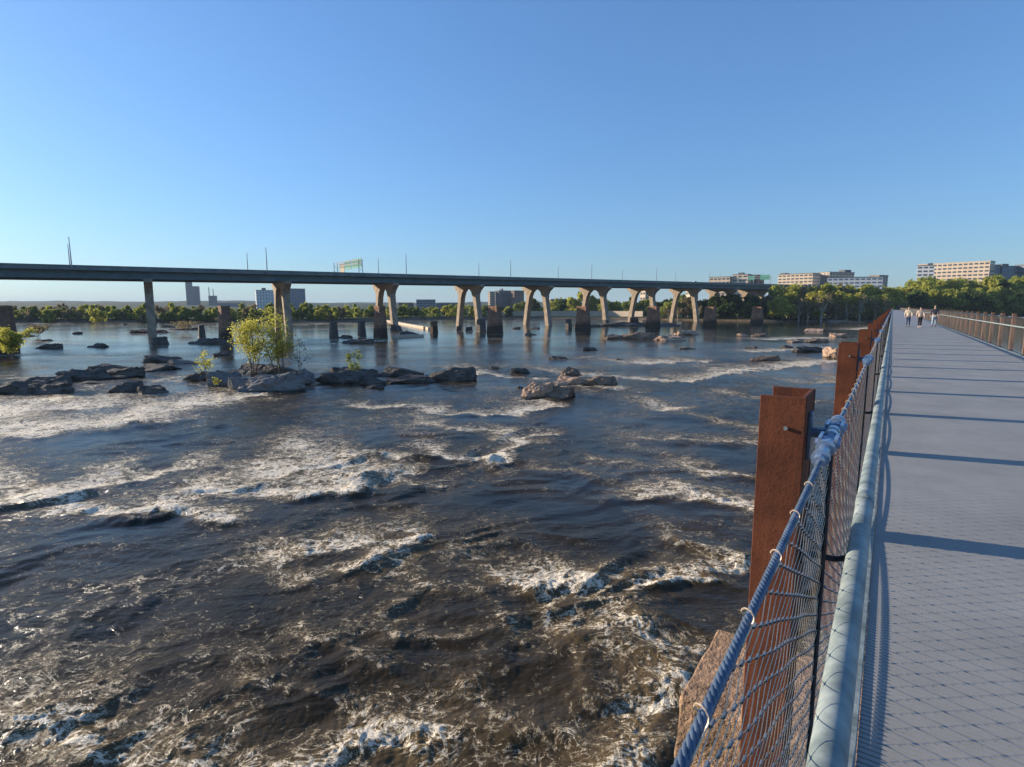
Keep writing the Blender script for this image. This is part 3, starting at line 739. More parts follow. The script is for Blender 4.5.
gantry(1.62, -12.2, 12.2, 'overhead sign gantry with tan and green boards standing on the highway bridge', 6.0, [(1, 9.5, 3.2, 6.6, 'signgreen'), (10.5, 17, 3.0, 6.2, 'signgreen'), (17.5, 22, 1.8, 5.6, 'signback')], None)
gantry(9.0, -12.2, 12.2, 'overhead gantry with green boards where the highway bridge meets the trees', 6.5, [(1, 8, 4.2, 7.6, 'signgreen'), (12, 17, 4.2, 7.2, 'signgreen')], None)

def car(n, a, label, mat):
    base = bn(0) + HD * (SPAN * n) + HP * a; base.z = ftop(n) - .995
    root = empty('car', base, math.atan2(HD.y, HD.x)); tag(root, label, 'car', 'cars on the highway bridge')
    m = MB(); prof = [(-2.3, .35), (-2.3, .95), (-1.9, 1.05), (-1.3, 1.5), (.4, 1.52), (1.1, 1.05), (2.2, .9), (2.3, .4)]
    fr = [Vector((x, -.9, z)) for x, z in prof]; bk = [Vector((x, .9, z)) for x, z in prof]; k = len(prof)
    m.add(fr + bk, [tuple(range(k)), tuple(range(2 * k - 1, k - 1, -1))] + [(i, (i + 1) % k, k + (i + 1) % k, k + i) for i in range(k)]); m.build('body', M[mat], root, bevel=.06)
    m = MB(); m.box((-1.15, -.91, 1.08), (.55, .91, 1.42)); m.build('window', M['glass'], root)
    for x in (-1.4, 1.4):
        for y in (-.86, .86):
            m = MB(); m.tube([(x, y - .1, .34), (x, y + .1, .34)], .34, 12); m.build('wheel', M['tyre'], root)
car(-.93, -9.4, 'dark car driving over the highway bridge near its left end', 'carred')
car(6.9, -9.4, 'white car on the highway bridge above the right hand old stone piers', 'carwhite')

# ------------------------------------------------------------------ old railway piers
def old_piers():
    names = ['far left beside a yellow bush', 'standing on the rock pile left of the leafy islet', 'in front of the arched pier beside two low stubs', 'fourth from left, red brown, standing alone in open water',
             'fifth from the left, on the dark rock ledge', 'sixth from left, right end of the dark rock ledge', 'low in the shade of the far bank under the bridge', 'half hidden beside the light green trees on the far bank']
    for k in range(-1, 7):
        u = (222 * k + 225) / (1 + .176 * k); Y = 145 * (1 + .176 * k)
        loc = Vector((px(u, Y, 5), Y, 0))
        root = empty('old_pier', loc, math.atan2(HD.y, HD.x)); tag(root, 'old squared masonry pier, ' + names[k + 1], 'pier', 'old railway piers in the river')
        top = 9.35 if k < 5 else 9.2
        w = 2.35 if k >= 2 else 1.7; d = 1.0
        if k == -1: w, d = 2.2, 1.6
        m = MB(); zs = [-2, 0, 1.2, 3, 5, 7, top - .5]; rr = random.Random(k + 9)
        for z0, z1 in zip(zs[:-1], zs[1:]):
            g = lambda z: 1 + .035 * (top - z)
            def ring(z): return [Vector((-d * g(z), -w * g(z), z)), Vector((d * g(z), -w * g(z), z)), Vector((d * g(z), w * g(z), z)), Vector((-d * g(z), w * g(z), z))]
            m.hexa(ring(z0), ring(z1 - .02))
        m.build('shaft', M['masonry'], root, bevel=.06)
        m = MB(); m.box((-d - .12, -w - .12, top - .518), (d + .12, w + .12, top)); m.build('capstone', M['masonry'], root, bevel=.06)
old_piers()
def stubs():
    for u, yb, yt, w, lab in [(202, 337, 325, 6, 'short dark stone stub on the rock pile beside the second tall old pier'), (334, 338, 322, 7, 'short dark stone stub, left one of two beside the leafy islet'),
                           (362, 336.5, 321, 6.5, 'short dark stone stub just left of the tall pier under the arch'), (434, 333, 321, 6, 'short dark stone stub at the end of the pale low wall'),
                           (459, 331, 326, 4, 'tiny dark stub at the left foot of an arched pier'), (469, 331, 327, 6, 'low dark block between the feet of an arched pier'), (481, 331.5, 319, 7.5, 'dark stone footing at the right foot of an arched pier'),
                           (568.5, 329, 319, 5, 'short dark stub on the left end of the rock ledge'), (605.5, 326, 320, 5, 'dark stub on the rock ledge right of the fourth arch'), (160, 344, 337, 15, 'low square block in the water below the leftmost bridge pier'), (634, 326, 317, 7, 'small pale broken masonry block on the rock ledge')]:
        b = at(u, yb); Y = b.y; s = Y / F_PX
        h = hz(yt, Y); w = w * s / 2
        o = empty('pier_stub', b, math.atan2(HD.y, HD.x)); tag(o, lab, 'stub', 'broken pier stubs')
        m = MB(); m.hexa([Vector((x * w * 1.15, y * w * 1.15, -1.5)) for x, y in ((-1, -1), (1, -1), (1, 1), (-1, 1))], [Vector((x * w * .8, y * w * .8, h - .4)) for x, y in ((-1, -1), (1, -1), (1, 1), (-1, 1))])
        m.build('shaft', M['rock_dark'] if 'pale' not in lab else M['masonry'], o, bevel=.1)
        m = MB(); m.hexa([Vector((x * w * .86, y * w * .86, h - .39)) for x, y in ((-1, -1), (1, -1), (1, 1), (-1, 1))], [Vector((x * w * .8, y * w * .78, h + .1 * x)) for x, y in ((-1, -1), (1, -1), (1, 1), (-1, 1))])
        m.build('top_stone', M['rock_dark'] if 'pale' not in lab else M['masonry'], o, bevel=.1)
stubs()
def weir(u0, v0, u1, v1, label, h=.7, w=.9):
    a, b = at(u0, v0), at(u1, v1); d = (b - a).normalized(); n = Vector((-d.y, d.x, 0)); m = MB()
    k = 8
    for i in range(k):
        p = a.lerp(b, i / k); q = a.lerp(b, (i + 1) / k) - d * .05; zz = h + random.uniform(-.1, .1)
        lo = [p - n * w - Vector((0, 0, 1)), q - n * w - Vector((0, 0, 1)), q + n * w - Vector((0, 0, 1)), p + n * w - Vector((0, 0, 1))]
        m.hexa([x - a for x in lo], [x - a + Vector((0, 0, 1 + zz)) for x in lo])
    o = m.build('low_wall', M['wall_cream'], loc=a, bevel=.08); tag(o, label, 'wall')
weir(384, 321, 430, 330, 'low pale concrete wall in the water ending at a dark stub under the bridge', 1.0, .8)
weir(394, 338, 422, 336.5, 'short pale slab lying low in the water right of the tall old pier', .75, 1.0)

# ------------------------------------------------------------------ rocks
def rock_mesh(seed, flat=False):
    """blocky, bedded slab: a box of fractured layers, cut by joints"""
    from mathutils import noise
    rr = random.Random(seed); bm = bmesh.new(); bmesh.ops.create_cube(bm, size=2)
    bmesh.ops.subdivide_edges(bm, edges=bm.edges, cuts=17, use_grid_fill=True)
    planes = []
    for _ in range(11):
        a = rr.uniform(0, 6.28); e = rr.choice((0, 0, .25, .7, 1.0)) + rr.uniform(-.1, .15)
        n = Vector((math.cos(a) * math.cos(e), math.sin(a) * math.cos(e), math.sin(e))); planes.append((n, rr.uniform(.62, 1.0)))
    planes.append((Vector((rr.uniform(-.5, .5), rr.uniform(-.5, .1), 1)).normalized(), rr.uniform(.4, .65)))
    planes.append((Vector((rr.uniform(-.9, .9), rr.uniform(-.6, .1), 1)).normalized(), rr.uniform(.55, .8)))
    off = Vector((rr.uniform(0, 50), rr.uniform(0, 50), rr.uniform(0, 50)))
    for v in bm.verts:
        p = v.co.copy()
        for n, d in planes:
            k = p.dot(n)
            if k > d: p -= n * (k - d)
        q = p * 1.3 + off
        cell = noise.cell(Vector((q.x * 1.6, q.y * 1.6, q.z * 2.5 + q.x * .4)))
        nv = noise.fractal(q, 1.0, 2.1, 6); n2 = noise.fractal(Vector((q.x, q.y, q.z * 5)), .8, 2.2, 4)
        p = p * (1 + .06 * (cell - .5)) + p.normalized() * (nv * .2 + n2 * .07)
        v.co = p
    me = bpy.data.meshes.new('rock'); bm.to_mesh(me); bm.free()
    me.polygons.foreach_set('use_smooth', [False] * len(me.polygons)); return me
RM = [rock_mesh(s) for s in range(8)]
RK = {'d': 'rock_dark', 'g': 'rock_grey', 't': 'rock_tan', 'b': 'rock_brown'}
RMM = {(i, k): None for i in range(8) for k in RK}
rock_root = [0]
def rock(x0, x1, yt, yb, kind, label, tilt=0, depth=.8, rz=None, group=None):
    i = rock_root[0] % 8; rock_root[0] += 1
    if RMM[(i, kind)] is None:
        me = RM[i].copy(); me.materials.clear(); me.materials.append(M[RK[kind]]); RMM[(i, kind)] = me
    u = (x0 + x1) / 2; b = at(u, yb); Y = b.y
    w = (x1 - x0) * (Y * cT + 9 * sT) / F_PX / 2
    dep = max(w * depth, .6)
    Yc = Y + dep * .8
    h = max(.25, (yb - yt) * Y / F_PX * 1.05 - dep * 1.2 * 9 / Y * .8)
    o = bpy.data.objects.new('rock', RMM[(i, kind)]); COL.objects.link(o)
    o.location = (px(u, Yc, 0), Yc, -h * .1)
    o.scale = (w * 1.2, dep * 1.25, h * 1.3)
    o.rotation_euler = (random.uniform(-.05, .05), tilt * .8, random.uniform(-.2, .2) if rz is None else rz)
    tag(o, label, 'rock', group)
    return o
ROCKS = [
 (-8, 54, 377, 394, 'd', 'big dark slab leaning left at the left edge of the photo below the rock ridge', -.12, .5),
 (28, 72, 379, 394, 'd', 'dark sloping boulder touching the right end of the big left slab', -.15, .5),
 (70, 108, 367, 380, 'd', 'dark slab on the left part of the rock ridge above the foam band', -.14, .6),
 (84, 126, 360, 372, 'd', 'highest dark slab of the rock ridge, its top edge rising right', -.12, .6),
 (98, 142, 366, 377, 'd', 'long low dark slab right of the highest slab in the ridge', -.06, .5),
 (130, 176, 362, 371, 'd', 'dark rocks at the right end of the left ridge', .05, .6),
 (82, 108, 380, 384.5, 'd', 'thin flat dark rock just below the ridge', 0, .5), (104, 130, 374.5, 379, 'd', 'flat dark slab below the right half of the ridge', 0, .5),
 (108, 136, 382, 393, 'd', 'dark low wedge left of the round rock above the broad foam band', -.1, .6), (134, 164, 383, 394, 'd', 'round topped dark rock just above the broad foam band', .05, .6),
 (152, 184, 355, 362, 'd', 'low dark rock behind the right end of the ridge', .05, .5), (165, 198, 357, 364, 'g', 'low grey rock left of the small islet tree', 0, .5),
 (40, 60, 342.5, 348.5, 'd', 'dark flat rock in the far water below the dry bush, left one of two', 0, .6), (89, 106, 341.5, 347.5, 'd', 'dark flat rock in the far water, right one of two', 0, .6),
 (22, 36, 333, 336.5, 'd', 'small dark rock beside the dry bush near the old left pier', 0, .6), (42, 53, 338.5, 341, 'b', 'small brown rock between the dry bush and the flat dark rock', 0, .6),
 (72, 80, 331.5, 334, 'd', 'tiny dark rock in open water right of the dry bush', 0, .6), (122, 127, 322.8, 325, 'd', 'tiny dark rock near the far left bank', 0, .6),
 (138, 168, 329, 333, 'd', 'dark rocks at the foot of the leftmost bridge pier', 0, .5), (160, 174, 324, 327.5, 'd', 'small dark rock behind the leftmost bridge pier', 0, .5), (172, 200, 327, 330, 'd', 'low dark rock carrying the far dry bush', 0, .5),
 (190, 216, 336, 344, 'd', 'dark rock pile under the low stub', 0, .6), (208, 236, 336, 344, 'd', 'dark rock at the foot of the second tall old pier', 0, .6), (214, 232, 350, 356, 'd', 'small dark rock above the islet tree', 0, .6),
 (184, 212, 371, 380.5, 'd', 'dark left tip of the islet under the small tree', .05, .6), (205, 226, 375, 385, 'd', 'small dark boulder right of the islet tip', -.05, .7), (216, 244, 368, 386, 'g', 'grey boulder beside the pale slab on the left of the islet', -.1, .7),
 (226, 256, 369, 389, 'g', 'smooth pale grey boulder left of the largest islet slab', -.2, .6), (244, 300, 369, 391, 'g', 'largest pale grey slab in front of the islet trees', -.03, .5), (232, 270, 360, 374, 'd', 'dark rock under the trunks of the islet trees', 0, .7),
 (264, 300, 360, 375, 'd', 'dark rock behind the largest slab of the islet', 0, .7), (290, 318, 365, 384, 'g', 'grey boulder joining the largest slab on its right', .1, .6), (312, 366, 369, 383, 'd', 'long dark sloping slab in the middle of the islet', .08, .5),
 (326, 354, 365, 375, 'd', 'dark rock behind the long sloping slab', 0, .6), (352, 380, 367, 377, 'd', 'dark rock below the green shrub', 0, .6), (357, 384, 373, 385, 'd', 'angular dark boulder near the right end of the islet', -.1, .6),
 (368, 383, 383, 388.5, 'd', 'little dark rock in the water below the angular boulder', 0, .7), (312, 320, 381, 385, 't', 'tiny pale stone at the water edge of the islet', 0, .7),
 (385, 420, 362, 376, 'd', 'rounded dark boulder with a pale stripe right of the islet', -.08, .6), (384, 440, 373, 383, 'd', 'long low tail of the dark rock right of the rounded boulder', -.06, .35), (425, 471, 367, 381, 'd', 'thick rounded right end of the long dark rock', -.05, .4),
 (488, 499, 365.5, 369, 'd', 'small dark rock in the foam right of the long dark rock', 0, .6), (513, 529, 367, 373, 'd', 'small pointed dark rock left of the pink boulder', -.1, .6), (515, 524, 385, 389, 'd', 'tiny dark rock touching the left side of the pink boulder', 0, .6),
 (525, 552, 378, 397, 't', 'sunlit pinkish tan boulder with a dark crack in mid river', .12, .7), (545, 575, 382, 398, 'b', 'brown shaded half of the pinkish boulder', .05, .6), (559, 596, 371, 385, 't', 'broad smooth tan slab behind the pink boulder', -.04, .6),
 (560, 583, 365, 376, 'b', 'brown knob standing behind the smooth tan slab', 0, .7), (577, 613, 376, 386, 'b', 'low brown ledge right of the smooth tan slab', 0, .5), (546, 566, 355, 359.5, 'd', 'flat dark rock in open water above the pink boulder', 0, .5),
 (584, 597, 346.5, 350.5, 'd', 'small flat dark rock upstream of the flat dark rock', 0, .5), (614, 622, 357.5, 360, 'd', 'tiny dark rock right of the flat dark rocks', 0, .5), (513, 520, 326.5, 329, 'd', 'tiny dark rock at the left foot of an arched pier in mid river', 0, .5), (531, 540, 326.5, 329, 'd', 'tiny dark rock between the feet of an arched pier', 0, .5),
 (526, 536, 331.5, 335, 'b', 'small brown rock below the arched pier in mid river', 0, .5),
 (602, 628, 333, 339, 'b', 'brown left end of the low rock chain', 0, .5), (618, 652, 332, 339, 'b', 'dark brown middle of the low rock chain', 0, .4), (652, 682, 334, 340.5, 't', 'tan low rock in the chain right of the brown ones', 0, .5), (676, 700, 329.5, 335, 't', 'tan rounded rock ending the rock chain', 0, .6),
 (735, 748, 332, 336.5, 't', 'small tan rock in the right river, left one of two', 0, .6), (753, 767, 332.5, 336.5, 'b', 'small brown rock in the right river, right one of two', 0, .6), (804, 826, 327.5, 331.5, 't', 'thin pale rock bar near the right bank trees', 0, .5),
 (830, 854, 331, 337, 't', 'pale rounded rock beyond the big tan boulder behind the railing posts', 0, .6), (786, 806, 338.5, 342.5, 't', 'flat tan rock in the right rapids', 0, .5), (804, 828, 338.5, 342.5, 'b', 'flat brown rock in the right rapids', 0, .5),
 (780, 792, 344.5, 348.5, 'd', 'small dark round rock in the right rapids', 0, .6), (795, 826, 345.5, 352, 'd', 'dark broken rocks left of the big tan boulder', 0, .5), (822, 850, 341, 358, 't', 'big sunlit tan boulder half hidden by the second railing post', -.2, .8),
 (753, 779, 355, 360.5, 'b', 'low brown rock in front of the white rapids', 0, .4), (745, 757, 345, 348.5, 'd', 'small dark rock alone in the right river', 0, .6), (680, 694, 346, 349, 'b', 'faint brown rock just breaking the surface', 0, .5),
 (572, 606, 322.5, 327, 'd', 'left part of the dark rock ledge under the bridge', 0, .35), (598, 640, 321.5, 326.5, 'd', 'middle of the dark rock ledge under the bridge', 0, .35), (632, 676, 321, 326, 'd', 'right part of the dark rock ledge under the bridge', 0, .35),
 (392, 402, 324, 331, 'd', 'dark rock right of the pale low wall start', 0, .6), (398, 418, 329, 335, 'd', 'dark rocks at the right foot of the second arched pier', 0, .6), (345, 372, 338, 343.5, 'd', 'low rounded dark rock below the two stubs', 0, .5), (338, 352, 334, 338, 'd', 'small dark rock joined to the left stub', 0, .5),
 (830, 862, 318.5, 323, 'b', 'brown rock ledge at the foot of the right bank trees', 0, .4),
]
for q in ROCKS: rock(*q)

# ------------------------------------------------------------------ trees
def crown_mesh(name, seed, rx, rz_, z0, n, leaf, lobes=9, fill=.55, mat=None, gap=.0):
    rs = np.random.RandomState(seed)
    L = []
    for i in range(lobes):
        a = rs.rand() * 2 * np.pi; k = rs.rand() ** .5 * .62; zz = rs.rand()
        L.append((np.cos(a) * rx * k, np.sin(a) * rx * k, z0 + rz_ * 2 * (.12 + .78 * zz), rx * (.28 + .3 * rs.rand()) * (1.15 - .5 * zz), rz_ * (.22 + .22 * rs.rand())))
    P = []
    per = n // lobes
    for (x, y, z, r1, r2) in L:
        d = rs.normal(size=(per, 3)); d /= np.linalg.norm(d, axis=1)[:, None]
        rr = (fill + (1 - fill) * rs.rand(per)) ** .6 * (1 + .18 * rs.normal(size=per))
        P.append(np.stack([x + d[:, 0] * r1 * rr, y + d[:, 1] * r1 * rr, z + d[:, 2] * r2 * rr], 1))
    P = np.concatenate(P); k = len(P)
    a = rs.normal(size=(k, 3)); a /= np.linalg.norm(a, axis=1)[:, None]; b = np.cross(a, rs.normal(size=(k, 3))); b /= np.linalg.norm(b, axis=1)[:, None]
    s = leaf * (.6 + .8 * rs.rand(k))[:, None]; a = a * s; b = b * s * .7
    V = np.stack([P - a - b * .3, P + b, P + a + b * .2, P - b], 1).reshape(-1, 3)
    Fc = np.arange(4 * k).reshape(-1, 4)
    me_o = np_mesh(name, V, Fc, mat, False)
    me = me_o.data; bpy.data.objects.remove(me_o); return me, L
def trunk_mesh(seed, h, r, L, n=5, lean=.1):
    rr = random.Random(seed); m = MB(); lx, ly = rr.uniform(-lean, lean) * h, rr.uniform(-lean, lean) * h
    m.tube([(0, 0, -1), (lx * .1, ly * .1, h * .25), (lx * .5, ly * .5, h * .6), (lx, ly, h)], [r, r * .85, r * .55, r * .25], n)
    for (x, y, z, r1, r2) in L:
        k = rr.uniform(.25, .6); s = Vector((lx * k, ly * k, h * k)); e = Vector((x, y, z)); mid = s.lerp(e, .5) + Vector((0, 0, -.05 * h))
        if e.z > s.z: m.tube([s, mid, e], [r * .4, r * .28, r * .1], 4)
    me = bpy.data.meshes.new('trunk'); me.from_pydata(m.v, [], m.f); return me
PROTO = {}
def proto(kind):
    if kind in PROTO: return PROTO[kind]
    out = []
    cfg = {'spring': ('leaf_spring', 800, .45, 3.6, .30), 'light': ('leaf_light', 1100, .5, 4.4, .4), 'mid': ('leaf_mid', 1300, .5, 4.6, .4), 'dark': ('leaf_dark', 2200, .5, 4.8, .35), 'olive': ('leaf_olive', 900, .38, 4.0, .3), 'bare': ('leaf_olive', 330, .3, 3.6, .2)}[kind]
    for s in range(3):
        cm, L = crown_mesh('crown', hash(kind) % 97 + s * 13 if False else sum(map(ord, kind)) + s * 13, cfg[3], 4.2, .5, cfg[1], cfg[2], 11, cfg[4], M[cfg[0]])
        tm = trunk_mesh(s + 50, 7.6, .34 if kind == 'bare' else .26, L); tm.materials.append(M['bark_pale'] if kind in ('olive', 'bare') else M['bark'])
        out.append((cm, tm))
    PROTO[kind] = out; return out
TREES = []
def tree(x, y, h, kind, label, group=None, wide=1.0, name='tree', z=None):
    cm, tm = random.choice(proto(kind)); g = gh(x, y) if z is None else z
    root = empty(name, (x, y, g - .2), random.uniform(0, 6.28)); s = h / 9.2; TREES.append((x / y, label, root)); root.scale = (s * wide, s * wide, s)
    tag(root, label, 'tree', group)
    for n_, me in (('crown', cm), ('trunk', tm)):
        o = bpy.data.objects.new(n_, me); COL.objects.link(o); o.parent = root
    return root
LOOK = {'spring': 'yellow green young tree', 'light': 'light green leafy tree', 'mid': 'mid green rounded tree', 'dark': 'dark green dense tree', 'olive': 'olive brown budding tree', 'bare': 'pale trunked leafless tree'}
def landmark(u):
    for lim, w in ((20, 'behind the leftmost old pier'), (70, 'right of the leftmost old pier'), (140, 'left of the leftmost bridge pier'), (190, 'right of the leftmost bridge pier'), (222, 'below the tall silo towers'), (255, 'right of the second old pier'),
                   (310, 'below the twin apartment towers'), (360, 'right of the twin towers'), (430, 'below the low office block'), (490, 'left of the brown towers'), (560, 'right of the brown towers'), (640, 'seen through the middle arches'), (700, 'shaded by the highway bridge'),
                   (760, 'under the right bridge end'), (800, 'beside the right bridge end'), (850, 'below the white office building'), (895, 'left of the walkway end'), (930, 'right behind the walking people'), (980, 'below the large cream building'), (1600, 'behind the right railing')):
        if u < lim: return w
def band(u0, u1, n, dfun, hfun, kinds, group, jit=1.0):
    for i in range(n):
        u = u0 + (u1 - u0) * (i + .5 + random.uniform(-.45, .45)) / n
        a = math.atan2((u - 512), F_PX)
        rs_ = float(shore(np.array([a]))[0]); r = rs_ + dfun(); x, y = math.sin(a) * r, math.cos(a) * r
        k = random.choice(kinds); tree(x, y, hfun(u), k, '%s, far bank %s' % (LOOK[k], landmark(u)), group, random.uniform(.85, 1.25))
U = random.uniform
# left bank
band(-60, 355, 62, lambda: U(4, 12), lambda u: U(5.5, 8.5), ['mid', 'light', 'mid', 'olive'], 'trees along the far left bank')
band(-60, 355, 50, lambda: U(18, 30), lambda u: U(8, 10.5), ['mid', 'light', 'olive', 'mid'], 'trees along the far left bank')
for u, h in ((96, 8.5), (104, 7)): 
    p = at(u, 323.5); tree(p.x, p.y, h, 'spring', 'bright yellow green small tree standing out from the far left bank, %s' % ('left of a pair' if u < 100 else 'right of a pair'), 'yellow trees by the left bank', 1.0, z=0)
band(350, 520, 44, lambda: U(12, 60), lambda u: U(6, 10), ['dark', 'mid', 'light', 'mid'], 'trees on the bank behind the arches')
for u, h, k in ((436, 7, 'light'), (446, 8.5, 'spring'), (455, 9.5, 'light'), (464, 9, 'spring'), (474, 7, 'light'), (424, 6, 'light')):
    a = math.atan2(u - 512, F_PX); r = float(shore(np.array([a]))[0]) + 9; tree(math.sin(a) * r, math.cos(a) * r, h, k, '%s in the sunlit clump seen through the third arch' % LOOK[k], 'sunlit clump through the third arch', 1.2)
band(520, 660, 24, lambda: U(50, 90), lambda u: U(11, 16), ['light', 'mid', 'dark', 'light'], 'trees on the bank behind the arches')
for u, h in ((578, 20), (588, 17), (600, 15)):
    a = math.atan2(u - 512, F_PX); r = float(shore(np.array([a]))[0]) + 60; tree(math.sin(a) * r, math.cos(a) * r, h, 'light', 'tall light green tree seen through the fourth arch', 'tall trees through the fourth arch')
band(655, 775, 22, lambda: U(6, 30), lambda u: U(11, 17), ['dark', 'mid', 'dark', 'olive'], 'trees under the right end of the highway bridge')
band(765, 900, 26, lambda: U(6, 14), lambda u: U(13, 18), ['spring', 'light', 'spring', 'olive', 'spring'], 'light trees along the right bank')
band(775, 910, 24, lambda: U(22, 36), lambda u: U(19, 24), ['light', 'spring', 'olive', 'light'], 'taller trees behind the right bank')
band(905, 1090, 26, lambda: U(6, 16), lambda u: U(15, 21), ['mid', 'light', 'dark', 'light'], 'trees right of the walkway end')
band(905, 1090, 20, lambda: U(28, 50), lambda u: U(24, 29), ['mid', 'dark', 'light', 'light'], 'taller trees right of the walkway end')
band(1090, 1400, 12, lambda: U(8, 40), lambda u: U(16, 22), ['mid', 'dark'], 'trees right of the walkway end')
band(785, 905, 9, lambda: U(1, 4), lambda u: U(13, 19), ['bare'], 'leafless trees along the right bank')
band(650, 700, 4, lambda: U(1, 4), lambda u: U(9, 12), ['bare'], 'leafless trees by the bridge piers')
band(870, 915, 8, lambda: U(50, 90), lambda u: U(17, 20), ['dark', 'olive', 'mid'], 'trees behind the end of the walkway')

def number_trees():
    W = 'first second third fourth fifth sixth seventh eighth ninth tenth eleventh twelfth thirteenth fourteenth fifteenth sixteenth'.split()
    by = {}
    for q in TREES: by.setdefault(q[1], []).append(q)
    for lab, qs in by.items():
        if len(qs) < 2: continue
        qs.sort(key=lambda q: q[0])
        for i, q in enumerate(qs):
            if i < len(W): q[2]['label'] = lab.replace(' tree', ' tree, %s from left' % W[i], 1)
number_trees()
# islet trees, with real thin stems
def stem_tree(u, vb, vt, wpx, kind, label, stems, nleaf, leaf, barkm='bark', name='tree', group=None, fill=.2, low=.35):
    b = at(u, vb, .9); Y = b.y; s = Y / F_PX; h = (vb - vt) * s * 1.02; w = wpx * s / 2
    root = empty(name, (b.x, b.y, .6)); tag(root, label, 'tree' if name == 'tree' else 'shrub', group)
    rr = random.Random(int(u * 7)); m = MB(); tips = []
    for k in range(stems):
        a = rr.uniform(0, 6.28); sp = rr.uniform(.15, .8) * w; ex, ey = math.cos(a) * sp, math.sin(a) * sp * .8; hh = h * rr.uniform(.72, .98); r = rr.uniform(.05, .10) * (1.4 if stems < 3 else 1) * h / 8
        base = Vector((rr.uniform(-.3, .3) * w * .4, rr.uniform(-.3, .3) * w * .4, -.8))
        pts = [base.lerp(Vector((ex, ey, hh)), q) + Vector((rr.uniform(-.08, .08), rr.uniform(-.08, .08), 0)) * w * .3 for q in (0, .25, .5, .75, 1)]
        m.tube(pts, [r, r * .8, r * .6, r * .4, r * .12], 5)
        for j in range(9):
            q = rr.uniform(.3, .95); i0 = min(3, int(q * 4)); st = pts[i0].lerp(pts[i0 + 1], q * 4 - i0)
            a2 = rr.uniform(0, 6.28); ln = w * rr.uniform(.3, .65) * (1.1 - q * .4); e = st + Vector((math.cos(a2) * ln, math.sin(a2) * ln, ln * rr.uniform(.3, 1.0)))
            if e.z > h: e.z = h
            m.tube([st, st.lerp(e, .5) + Vector((0, 0, .06 * ln)), e], [r * .35, r * .22, r * .07], 3); tips.append((st, e))
    m.build('trunk', M[barkm], root)
    rs = np.random.RandomState(int(u)); P = []
    tips = [q for q in tips if q[1].z > low * h]
    for i in range(nleaf):
        st, e = tips[i % len(tips)]; k = rr.uniform(.25, 1.1); q = st.lerp(e, k); P.append((q.x + rr.gauss(0, .09) * w, q.y + rr.gauss(0, .09) * w, q.z + rr.gauss(0, .05) * h))
    P = np.array(P); k = len(P); a = rs.normal(size=(k, 3)); a /= np.linalg.norm(a, axis=1)[:, None]; bb = np.cross(a, rs.normal(size=(k, 3))); bb /= np.linalg.norm(bb, axis=1)[:, None]
    sz = leaf * (.6 + .8 * rs.rand(k))[:, None]; a *= sz; bb *= sz * .6
    V = np.stack([P - a, P + bb, P + a, P - bb], 1).reshape(-1, 3)
    np_mesh('crown', V, np.arange(4 * k).reshape(-1, 4), M[kind], False, parent=root)
stem_tree(253, 372, 312, 52, 'leaf_spring', 'yellow green many stemmed tree, left one of the two large trees on the islet', 6, 3600, .11)
stem_tree(281, 372, 309, 54, 'leaf_spring', 'yellow green large tree with a thick dark trunk, right one on the islet', 5, 3200, .11)
stem_tree(300, 374, 330, 46, 'leaf_olive', 'nearly bare tree reaching right over the water from the islet', 2, 260, .10)
stem_tree(208, 377, 345, 36, 'leaf_spring', 'small thin yellow green tree on the left tip of the islet', 2, 420, .10)
stem_tree(355, 372, 346, 20, 'leaf_mid', 'small green shrub on the dark rocks right of the islet trees', 4, 500, .12, name='shrub', low=.15)
stem_tree(12, 354, 327, 40, 'leaf_spring', 'yellow green bush at the foot of the far left old pier', 7, 2600, .2, name='shrub', low=.05)
stem_tree(38, 334, 325, 26, 'leaf_olive', 'dry brown bush in the water right of the far left old pier', 7, 600, .22, name='shrub', low=.05)
stem_tree(187, 330, 321, 26, 'leaf_olive', 'dry olive bush on a rock between the leftmost bridge pier and the stub', 7, 600, .22, name='shrub', low=.05)
stem_tree(216, 382, 374, 10, 'leaf_spring', 'tiny yellow green tuft on the left islet rocks', 4, 120, .08, name='shrub', low=.05)

# ------------------------------------------------------------------ buildings
def building(name, label, u0, u1, vt, Y, wall, floors, yaw=0.0, deep=.6, win='glass', vb=None, cap=None, roofbits=()):
    x0, x1 = px(u0, Y, 9), px(u1, Y, 9); W = (x1 - x0); zt = hz(vt, Y); zb = gh((x0 + x1) / 2, Y) - 2
    root = empty(name, ((x0 + x1) / 2, Y, zb), yaw); tag(root, label, 'building'); H = zt - zb
    c, s = abs(math.cos(yaw)), abs(math.sin(yaw)); w = W / (c + deep * s) / 2; d = w * deep
    m = MB(); m.box((-w, -d, 0), (w, d, H)); m.build('wall', M[wall], root)
    m = MB(); m.box((-w - .3, -d - .3, H + .01), (w + .3, d + .3, H + .7)); rf = m.build('roof', M[cap or 'roof'], root)
    for (a, b, hh) in roofbits:
        m = MB(); m.box((-w + a * 2 * w, -d * .5, H + .71), (-w + b * 2 * w, d * .5, H + .71 + hh)); m.build('plant_room', M['wall_grey'], rf)
    fh = (H - 3) / floors if floors else 0
    nvis = floors
    for i in range(nvis):
        z0 = 3 + i * fh + fh * .3; z1 = z0 + fh * .42
        m = MB(); k = max(3, int(2 * w / 4.5)); kd = max(2, int(2 * d / 4.5))
        for j in range(k):
            a = -w + (j + .14) * 2 * w / k; b = -w + (j + .86) * 2 * w / k
            m.box((a, -d - .06, z0), (b, -d - .004, z1))
        for j in range(kd):
            a = -d + (j + .14) * 2 * d / kd; b = -d + (j + .86) * 2 * d / kd
            m.box((-w - .06, a, z0), (-w - .004, b, z1)); m.box((w + .004, a, z0), (w + .06, b, z1))
        m.build('window_row', M[win], root)
    return root
